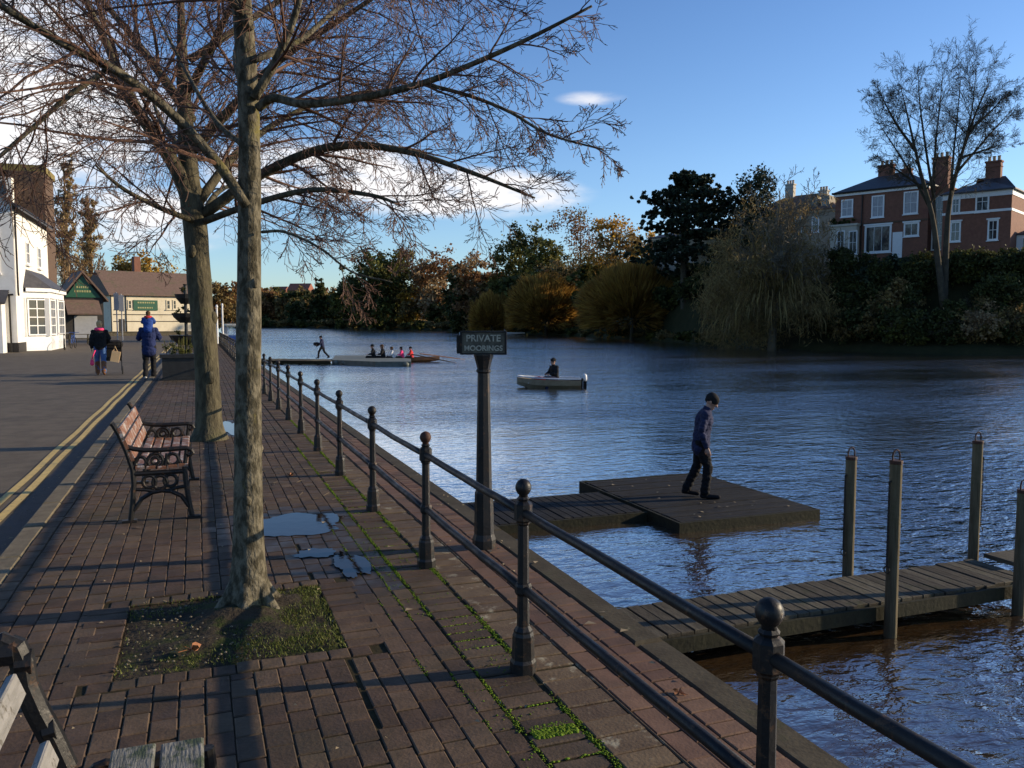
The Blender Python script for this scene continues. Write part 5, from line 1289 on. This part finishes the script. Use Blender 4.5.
# plank jetty with tall posts
jt = empty('jetty', (2.3, 6.7, WZ), 0, 'narrow weathered plank jetty reaching out past the tall mooring posts', 'jetty')
b = MB(); plank_deck(b, 2.3, 8.55, 6.30, 7.08, -1.19, .145, 'x'); b.build('deck', M_plank, jt)
b = MB(); b.box(2.3,8.6,6.25,6.29,-1.36,-1.22); b.box(2.3,8.6,7.09,7.13,-1.36,-1.22); b.box(2.3,8.5,6.45,6.6,-1.4,-1.245); b.build('beam', M_slime, jt)
b = MB(); plank_deck(b, 8.62, 10.2, 6.6, 7.0, -1.10, .4, 'y'); b.build('end_plank', M_plank, jt)
def mooring_post(x, y, ztop, label, chain=True, rz=0.0, side=-1):
    r_ = empty('mooring_post', (x, y, WZ), rz, label, 'post', 'mooring posts of the plank jetty')
    zt = ztop-WZ; b = MB(); b.lathe([(.062,-1.4),(.062,.1),(.060,.5),(.0585,zt-.15),(.058,zt-.135)], 14, (0,0,0)); b.build('timber', M_pile, r_, world=False)
    b = MB(); b.lathe([(.061,zt-.165),(.063,zt-.16),(.063,zt-.135),(.061,zt-.13)], 14); b.tube([(-.045,0,zt-.16),(-.046,0,zt-.08),(-.03,0,zt-.04),(0,0,zt-.025),(.03,0,zt-.04),(.046,0,zt-.08),(.045,0,zt-.16)], .008, 8); b.build('hoop', M_rust, r_, world=False)
    if chain:
        b = MB(); cz = zt-.35
        for k in range(26):
            c = Vector((side*.085, -.01, cz-.032*k)); ax = X if k % 2 else Y
            b.tube([c+ax*.009*math.cos(a*math.pi/4)+Z*.022*math.sin(a*math.pi/4) for a in range(9)], .0045, 5)
        b.tube([(side*.055,0,cz+.02),(side*.085,-.01,cz)], .008, 5); b.tube([(side*.085, -.01+.035*math.cos(a*math.pi/5), cz-.032*26-.03+.035*math.sin(a*math.pi/5)) for a in range(11)], .006, 5); b.build('chain', M_iron, r_, world=False)
mooring_post(6.80, 7.22, .25, 'weathered round mooring post at the far side of the plank jetty nearest the raft')
mooring_post(6.37, 6.17, .40, 'weathered mooring post on the near side of the plank jetty')
mooring_post(8.72, 7.22, .33, 'mooring post at the far end of the plank jetty, its chain on the right', side=1)
mooring_post(8.14, 6.17, -.02, 'mooring post cut off by the right edge of the photo', chain=False)
# leaf debris where the jetty meets the quay
b = MB()
for _ in range(260):
    x = 2.45+abs(rnd.gauss(0,.35)); y = rnd.uniform(6.35,7.0); s = rnd.uniform(.02,.05); n_ = Vector((rnd.gauss(0,.5), rnd.gauss(0,.5), 1)).normalized(); a = n_.orthogonal().normalized(); e = n_.cross(a); p = Vector((x, y, -1.17+rnd.uniform(0,.05)))
    b.poly([p-a*s, p+e*s*.6, p+a*s, p-e*s*.6])
tag(b.build('leaf_litter', M_fallen), kind='stuff')

# far jetty and pontoon
fj = empty('jetty', (2.3, 62, WZ), 0, 'far timber jetty with a figure walking along it', 'jetty')
A0 = xy(262, 61.2); A1 = xy(335, 60.2)
jf = Facade(A0, A1); Mj = jf.M()
b = MB()
for i in range(int(jf.len/.2)): b.box(i*.2+.01, i*.2+.19, -.9, 1.6, DECKZ-.06, DECKZ+rnd.uniform(-.01,.01), M=Mj)
b.build('deck', M_plank, fj)
b = MB(); b.box(0, jf.len, -.95, -.905, WZ+.02, DECKZ-.02, M=Mj)
for k in range(4): b.box(jf.len*k/4+.3, jf.len*k/4+.5, -.8, -.6, WZ-.6, DECKZ-.07, M=Mj)
b.build('beam', M_slime, fj)
pn = empty('pontoon', xy(370, 62), 0, 'grey green floating pontoon at the end of the far jetty', 'pontoon')
P = [at(332, 362.5, 60), at(375, 365, 57.5), at(411, 364, 57.5), at(411, 358, 62), at(380, 353, 68), at(335, 352, 68)]
b = MB(); P = [Vector((p.x, p.y, 0)) for p in P]; tz = WZ+.32
b.poly([p+Z*tz for p in P]); 
for i in range(len(P)): a, c = P[i], P[(i+1) % len(P)]; b.poly([a+Z*(WZ-.2), c+Z*(WZ-.2), c+Z*tz, a+Z*tz])
b.build('float', M_pontoon, pn)
b = MB()
for k in range(9): t = (k+.5)/9; p = P[0].lerp(P[2], t); b.ball(p+Z*(WZ+.12)+FW*(-.15), .22, 10, 0, (1,1,.8))
b.build('fender', M_pontoon, pn, smooth=True)

# ------------------------------------------------------------------ boats
def hull(L, Bm, Dp, b, bow=.55, n=14, th=.03, sheer=.12):
    """open hull along +x (bow), keel at z 0"""
    rows = []
    for i in range(n+1):
        t = i/n; x = -L/2+L*t; k = 1 if t < bow else max(0.02, 1-((t-bow)/(1-bow))**2.0); k *= (.86+.14*min(1, t/.3))
        h = Dp+sheer*(t**2.2); zk = 0 if t < .75 else (t-.75)/.25*Dp*.55
        rows.append([Vector((x, s*w_*Bm/2*k, zk+(h-zk)*z)) for s, w_, z in ((-1,1,1),(-1,.93,.5),(-1,.6,.08),(-1,.0,.0),(1,.6,.08),(1,.93,.5),(1,1,1))])
    for off, fl in ((0, False), (th, True)):
        k0 = len(b.v)
        for r_ in rows:
            for p in r_:
                q = p.copy()
                if off: q.y -= math.copysign(min(off, abs(q.y)*.8), q.y) if abs(q.y) > 1e-4 else 0; q.z += off if q.z < r_[0].z-.02 else 0
                b.v.append(q)
        for i in range(n):
            for j in range(6):
                a = k0+i*7+j; f = (a, a+1, a+8, a+7); b.f.append(f[::-1] if fl else f); b.m.append(0)
    m = (n+1)*7; s0 = len(b.v)-2*m
    for i in range(n):
        for j in (0, 6): a = s0+i*7+j; b.f.append((a, a+7, a+7+m, a+m) if j == 0 else (a+7, a, a+m, a+m+7)); b.m.append(0)
    for k0 in (s0, s0+m): b.f.append(tuple(k0+j for j in range(7))); b.m.append(0)
    return rows
pbt = xy(549, 39.0); mb_ = empty('motor_boat', (pbt.x, pbt.y, WZ-.12), math.pi-YAW-R(2), 'small cream open motor boat with white outboard crossing the middle of the river', 'boat')
b = MB(); hull(3.0, 1.25, .48, b); h_ = b.build('hull', M_hull, mb_, world=False, smooth=False)
b = MB(); 
for x in (-.6,.2,.85): b.box(x-.13, x+.13, -.5 if x < .7 else -.38, .5 if x < .7 else .38, .34, .37)
b.build('thwart', M_hullwhite, mb_, world=False)
b = MB()
for s in (-1,1): b.tube([(-1.5,s*.55,.55),(-.8,s*.62,.55),(0,s*.63,.58),(.7,s*.5,.60),(1.2,s*.27,.64),(1.47,s*.04,.67)], .03, 6)
b.build('gunwale', M_hullwhite, mb_, world=False)
om = MB(); om.box(-1.60,-1.505,-.10,.10,.0,.55); om.box(-1.78,-1.62,-.06,.06,-.35,.42); om.build('outboard_leg', M_blackcloth, mb_, world=False)
om = MB(); om.capsule((-1.70,0,.52),(-1.68,0,.66),.11,.12,12,(Y,.8)); om.build('outboard_cowl', M_hullwhite, mb_, world=False, smooth=True)
b = MB(); b.box(-1.48,-1.02,-.35,.35,.12,.50,ch=.04); tag(b.build('fuel_tank', M_blackcloth, origin=(0,0,0)), 'black fuel box in the stern of the motor boat', 'box'); ft = bpy.context.scene.collection.objects[-1]
ft.location = mb_.location; ft.rotation_euler = mb_.rotation_euler
b = MB(); b.capsule((.2,.3,.52),(.55,.28,.52),.10,.09,10); b.capsule((.3,-.1,.50),(.6,-.2,.52),.10,.09,10); b.capsule((.45,.1,.56),(.5,-.1,.56),.1,.08,10)
lj = tag(b.build('red_lifejacket', M_redcloth, smooth=True), 'faded red lifejackets heaped before the man in the motor boat', 'lifejacket'); lj.location = mb_.location; lj.rotation_euler = mb_.rotation_euler
SIT = dict(pel=(0,0,.12), chest=(.04,0,.46), neck=(.06,0,.63), head=(.10,0,.77), shL=(.05,.18,.56), shR=(.05,-.18,.56), elL=(.12,.25,.32), elR=(.12,-.25,.32), wrL=(.34,.14,.30), wrR=(.34,-.14,.30),
           hipL=(.02,.1,.10), hipR=(.02,-.1,.10), knL=(.42,.12,.14), knR=(.42,-.12,.14), anL=(.48,.12,-.22), anR=(.48,-.12,-.22), toL=(.62,.12,-.28), toR=(.62,-.12,-.28))
Mb = Matrix.Translation(mb_.location) @ Matrix.Rotation(mb_.rotation_euler.z, 4, 'Z'); p = Mb @ Vector((-.30,0,.40))
person(p, mb_.rotation_euler.z+R(35), 'man in dark hooded jacket seated in the small motor boat', SIT, M_blackcloth, M_navy, M_blackcloth, hat=M_blackcloth, vox=.016, scale=1.22)

# training rowing boat by the pontoon with five people
prb = xy(392, 60.0); prb += FW*3.5; rb = empty('rowing_boat', (prb.x, prb.y, WZ-.12), -YAW+R(6), 'low brown rowing boat full of people beside the far pontoon', 'boat')
b = MB(); hull(6.2, 1.1, .42, b, bow=.5); b.build('hull', M_hullbrown, rb, world=False)
b = MB()
for k in range(5): b.box(-1.9+k*.72-.12, -1.9+k*.72+.12, -.44, .44, .30, .33)
b.build('thwart', M_hullbrown, rb, world=False)
Mr = Matrix.Translation(rb.location) @ Matrix.Rotation(rb.rotation_euler.z, 4, 'Z')
for k, (tm, ht, hr, lb) in enumerate(((M_blackcloth, M_blackcloth, None, 'leftmost rower in black in the brown rowing boat'), (M_charcoal, None, M_brownhair, 'rower in charcoal next to the leftmost one'),
        (M_whitecloth, None, M_brownhair, 'rower in a white top in the middle of the rowing boat'), (M_pink, None, M_blackcloth, 'rower in a bright pink top in the rowing boat'), (M_redcloth, M_blackcloth, None, 'rightmost rower in a red top in the rowing boat'))):
    sc_ = 1.25 if k < 2 else 1.05
    person(Mr @ Vector((-1.9+k*.72,0,.34)), rb.rotation_euler.z+math.pi, lb, SIT, tm, M_blackcloth, M_blackcloth, hat=ht, hair=hr, vox=.026, scale=sc_, group='crew of the brown rowing boat')
for k, (x, y2) in enumerate(((2.2,1),(1.3,-1))):
    b = MB(); p0 = Mr @ Vector((x-.6,0,.75)); p1 = Mr @ Vector((x+2.6,y2*2.4,.22)); b.tube([p0, p0.lerp(p1,.8), p1], [.045,.04,.03], 6); e = (p1-p0).normalized(); b.tube([p1-e*.05, p1+e*.45], [.09,.08], 4, flat=(Z,.3))
    tag(b.build('oar', M_hullbrown, origin=p0), 'long dark oar of the rowing boat reaching %s' % ('out away from the camera' if k == 0 else 'out towards the camera'), 'oar', 'oars of the rowing boat')

# white racing shell far out behind the sign
ps = xy(492, 190); rs = empty('racing_shell', (ps.x, ps.y, WZ-.02), -YAW, 'slim white racing shell far out on the river just behind the sign', 'boat')
b = MB(); hull(15, .7, .55, b, bow=.5, sheer=.05); b.build('hull', M_hullwhite, rs, world=False)
b = MB(); 
for s in (-1,1): b.tube([(3.0,s*.3,.5),(2.6,s*2.6,.3)], .04, 5)
b.build('rigger', M_hullwhite, rs, world=False)
pp = xy(505, 190); person((pp.x, pp.y, WZ+.42), -YAW+math.pi, 'tiny rower in white sitting in the racing shell', SIT, M_whitecloth, M_whitecloth, M_blackcloth, hair=M_brownhair, vox=.03, scale=1.1)

# blue and cream tour boat seen between the trunks
tb = empty('tour_boat', (3.6, 84, WZ-.3), R(90), 'blue and cream cabin boat moored by the quay seen between the two trunks', 'boat')
b = MB(); hull(15, 2.6, 1.3, b, bow=.7); b.build('hull', M_hullwhite, tb, world=False)
b = MB(); b.box(-6.8,3.6,-1.1,1.1,1.1,2.05,ch=.05); b.build('cabin_side', M_blue, tb, world=False)
b = MB(); b.box(-6.9,3.7,-1.2,1.2,2.95,3.15,ch=.06); b.build('cabin_roof', M_cream, tb, world=False)
b = MB()
for k in range(8):
    for s in (-1.06,1.06): b.box(-6.7+k*1.44,-6.6+k*1.44,s-.05,s+.05,2.052,2.948)
b.build('window_post', M_hullwhite, tb, world=False)
b = MB(); b.box(-6.86,-6.802,-.35,.05,1.2,2.04); b.build('panel', M_yel, tb, world=False)
for i, px in enumerate((217, 222.5)):
    d = 60+i*5; p = xy(px, d, 0); b = MB(); b.lathe([(.07,-.05),(.07,2.6+.2*i),(.10,2.65+.2*i),(.05,2.8+.2*i)], 10, p)
    tag(b.build('white_post', M_paint, origin=p), 'slim white post by the railing beyond the trees, %s of the two' % ('nearer' if i == 0 else 'farther'), 'post')

# ------------------------------------------------------------------ planters, bicycles, table
pp_ = xy(180, 23.2); pt = empty('planter_box', (pp_.x, pp_.y, 0), 0, 'large black square planter box with straggly plants at the kerb', 'planter')
b = MB(); b.box(-.48,.48,-.48,.48,0,.62); b.box(-.54,.54,-.54,.54,.622,.72); b.box(-.50,.50,-.50,.50,0.0,.08); b.build('box', M_planter, pt, world=False)
b = MB(); pr_ = random.Random(9); leaf_cloud(b, Vector((0,0,.84)), (.46,.46,.18), 700, .06, pr_)
for _ in range(60): a = pr_.uniform(0,6.28); r_ = pr_.uniform(0,.4); b.tube([(0,0,.66),(r_*math.cos(a),r_*math.sin(a),.7),(r_*1.2*math.cos(a),r_*1.2*math.sin(a),.7+pr_.uniform(.2,.5))], .006, 3)
b.build('plants', M_leaf['green'], pt, world=False)
p3 = xy(186, 26.5); tt = empty('tiered_planter', (p3.x, p3.y, 0), 0, 'tall black pole with three tiers of hanging flower bowls behind the square planter', 'planter')
b = MB(); b.lathe([(.25,0),(.25,.06),(.06,.1),(.05,2.75),(.07,2.8)], 10); b.build('pole', M_planter, tt, world=False)
for k, (z, r_) in enumerate(((1.15,.52),(1.85,.42),(2.45,.32))):
    b = MB(); b.lathe([(r_*.45,z-.28),(r_*.9,z-.1),(r_,z),(r_*1.03,z+.03)], 14); bw = b.build('bowl', M_planter, tt, world=False)
    b = MB(); leaf_cloud(b, Vector((0,0,z+.08)), (r_,r_,.13), 260, .07, pr_, droop=.3); b.build('plants', M_leaf['dark'], bw, world=False)
pl2 = xy(150, 60)
def bicycle(loc, rz, label):
    r_ = empty('bicycle', loc, rz, label, 'bicycle', 'bicycles leaning at the white inn')
    b = MB()
    for q in ([(-.5,0,.34),(-.15,0,.34)],[(-.15,0,.34),(-.28,0,.85)],[(-.5,0,.34),(-.25,0,.75)],[(-.25,0,.75),(.33,0,.78)],[(-.15,0,.34),(.33,0,.74)],[(.5,0,.34),(.33,0,.78),(.31,0,.95)],[(.31,-.28,.98),(.31,.28,.98)]): b.tube(q, .018, 6)
    b.build('frame', M_blue if 'blue' in label else M_grey, r_, world=False)
    b = MB(); b.capsule((-.40,0,.90),(-.18,0,.90),.05,.03,8); b.build('saddle', M_blackcloth, r_, world=False)
    for x in (-.5,.5):
        b = MB(); b.tube([(x+.33*math.cos(a*math.pi/10), 0, .34+.33*math.sin(a*math.pi/10)) for a in range(21)], .022, 6)
        for a in range(8): b.tube([(x,0,.34),(x+.32*math.cos(a*math.pi/4),0,.34+.32*math.sin(a*math.pi/4))], .005, 3)
        b.build('wheel', M_rubber, r_, world=False)
bicycle((PX0+1.75, PY0+3.6, RZ), R(100), 'grey bicycle propped at the near end of the bay window')
bicycle((PX0+1.85, PY0+6.6, RZ), R(84), 'blue bicycle propped under the far part of the bay window')
pt_ = xy(78, 60); tbn = empty('picnic_table', (pt_.x, pt_.y, RZ), R(10), 'pale wooden picnic table beyond the corner of the white inn', 'table')
b = MB(); 
for k in range(5): b.box(-.9,.9,-.38+k*.155,-.24+k*.155,.72,.76)
b.build('tabletop', M_plank, tbn, world=False)
for s in (-1,1):
    b = MB(); b.box(-.9,.9,s*.72-.12,s*.72+.12,.42,.46); b.build('seat', M_plank, tbn, world=False)
    for x in (-.6,.6):
        b = MB(); b.tube([(x,s*.75,0),(x,s*.25,.72)], .04, 4); b.build('leg', M_plank, tbn, world=False)

# ------------------------------------------------------------------ fallen leaves
def leaf(p, s, rz, label):
    b = MB(); n = 18; P = []
    for i in range(n): a = 2*math.pi*i/n; r_ = s*(.62+.38*math.cos(5*a))*(1.0); P.append((r_*math.cos(a), r_*math.sin(a)*.8, .010+.02*math.sin(3*a)*s/.05))
    for i in range(n): b.poly([(0,0,.004), P[i], P[(i+1) % n]])
    b.tube([(0,0,.006),(-s*1.3,0,.012)], .0016, 4)
    o = tag(b.build('fallen_leaf', M_fallen), label, 'leaf'); o.location = p; o.rotation_euler = (0,0,rz)
leaf(at(192, 663, 3.93)*1, .055, .6, 'orange brown fallen leaf lying in the tree pit near its front edge'); bpy.context.scene.collection.objects[-1].location.z = .03
p = xy(722, 3.52, .004); leaf((1.93, 3.02, .004), .035, 2, 'pale fallen leaf on the red brick strip near the front railing post')
leaf((.88, 8.9, .004), .05, 1, 'fallen leaf on the paving beyond the puddle')
b = MB()
for _ in range(40):
    x = rnd.uniform(.3,1.2); y = rnd.uniform(7.5,9.6); a = rnd.uniform(0,3.14); l = rnd.uniform(.04,.14); b.tube([(x,y,.006),(x+l*math.cos(a),y+l*math.sin(a),.008)], .002, 3)
tag(b.build('straw_litter', M_straw), kind='stuff')
b = MB()
for _ in range(420):                                 # small leaf and twig crumbs in the gutter, pit and joints
    k = rnd.random()
    if k < .45: x, y, z = rnd.gauss(-1.42,.06), rnd.uniform(3,30), RZ+.012
    elif k < .7: x, y, z = rnd.uniform(-1.1,1.3), rnd.uniform(2.5,12), .006
    else: x, y, z = rnd.gauss(2.0,.12), rnd.uniform(3,14), .008
    s = rnd.uniform(.006,.018) if rnd.random() < .85 else rnd.uniform(.02,.034); a = rnd.uniform(0,6.28)
    b.poly([(x+s*math.cos(a),y+s*math.sin(a),z),(x+s*.7*math.cos(a+2),y+s*.7*math.sin(a+2),z+.006),(x+s*math.cos(a+3.5),y+s*math.sin(a+3.5),z)])
tag(b.build('leaf_crumbs', M_straw), kind='stuff')
b = MB()
for _ in range(160):
    x = rnd.uniform(PIT[0], .25); y = rnd.uniform(PIT[2], PIT[3]); s = rnd.uniform(.004,.010); b.ball((x,y,.016), s, 5, 0, (1,1,.7))
tag(b.build('pebbles', M_kerb), kind='stuff')
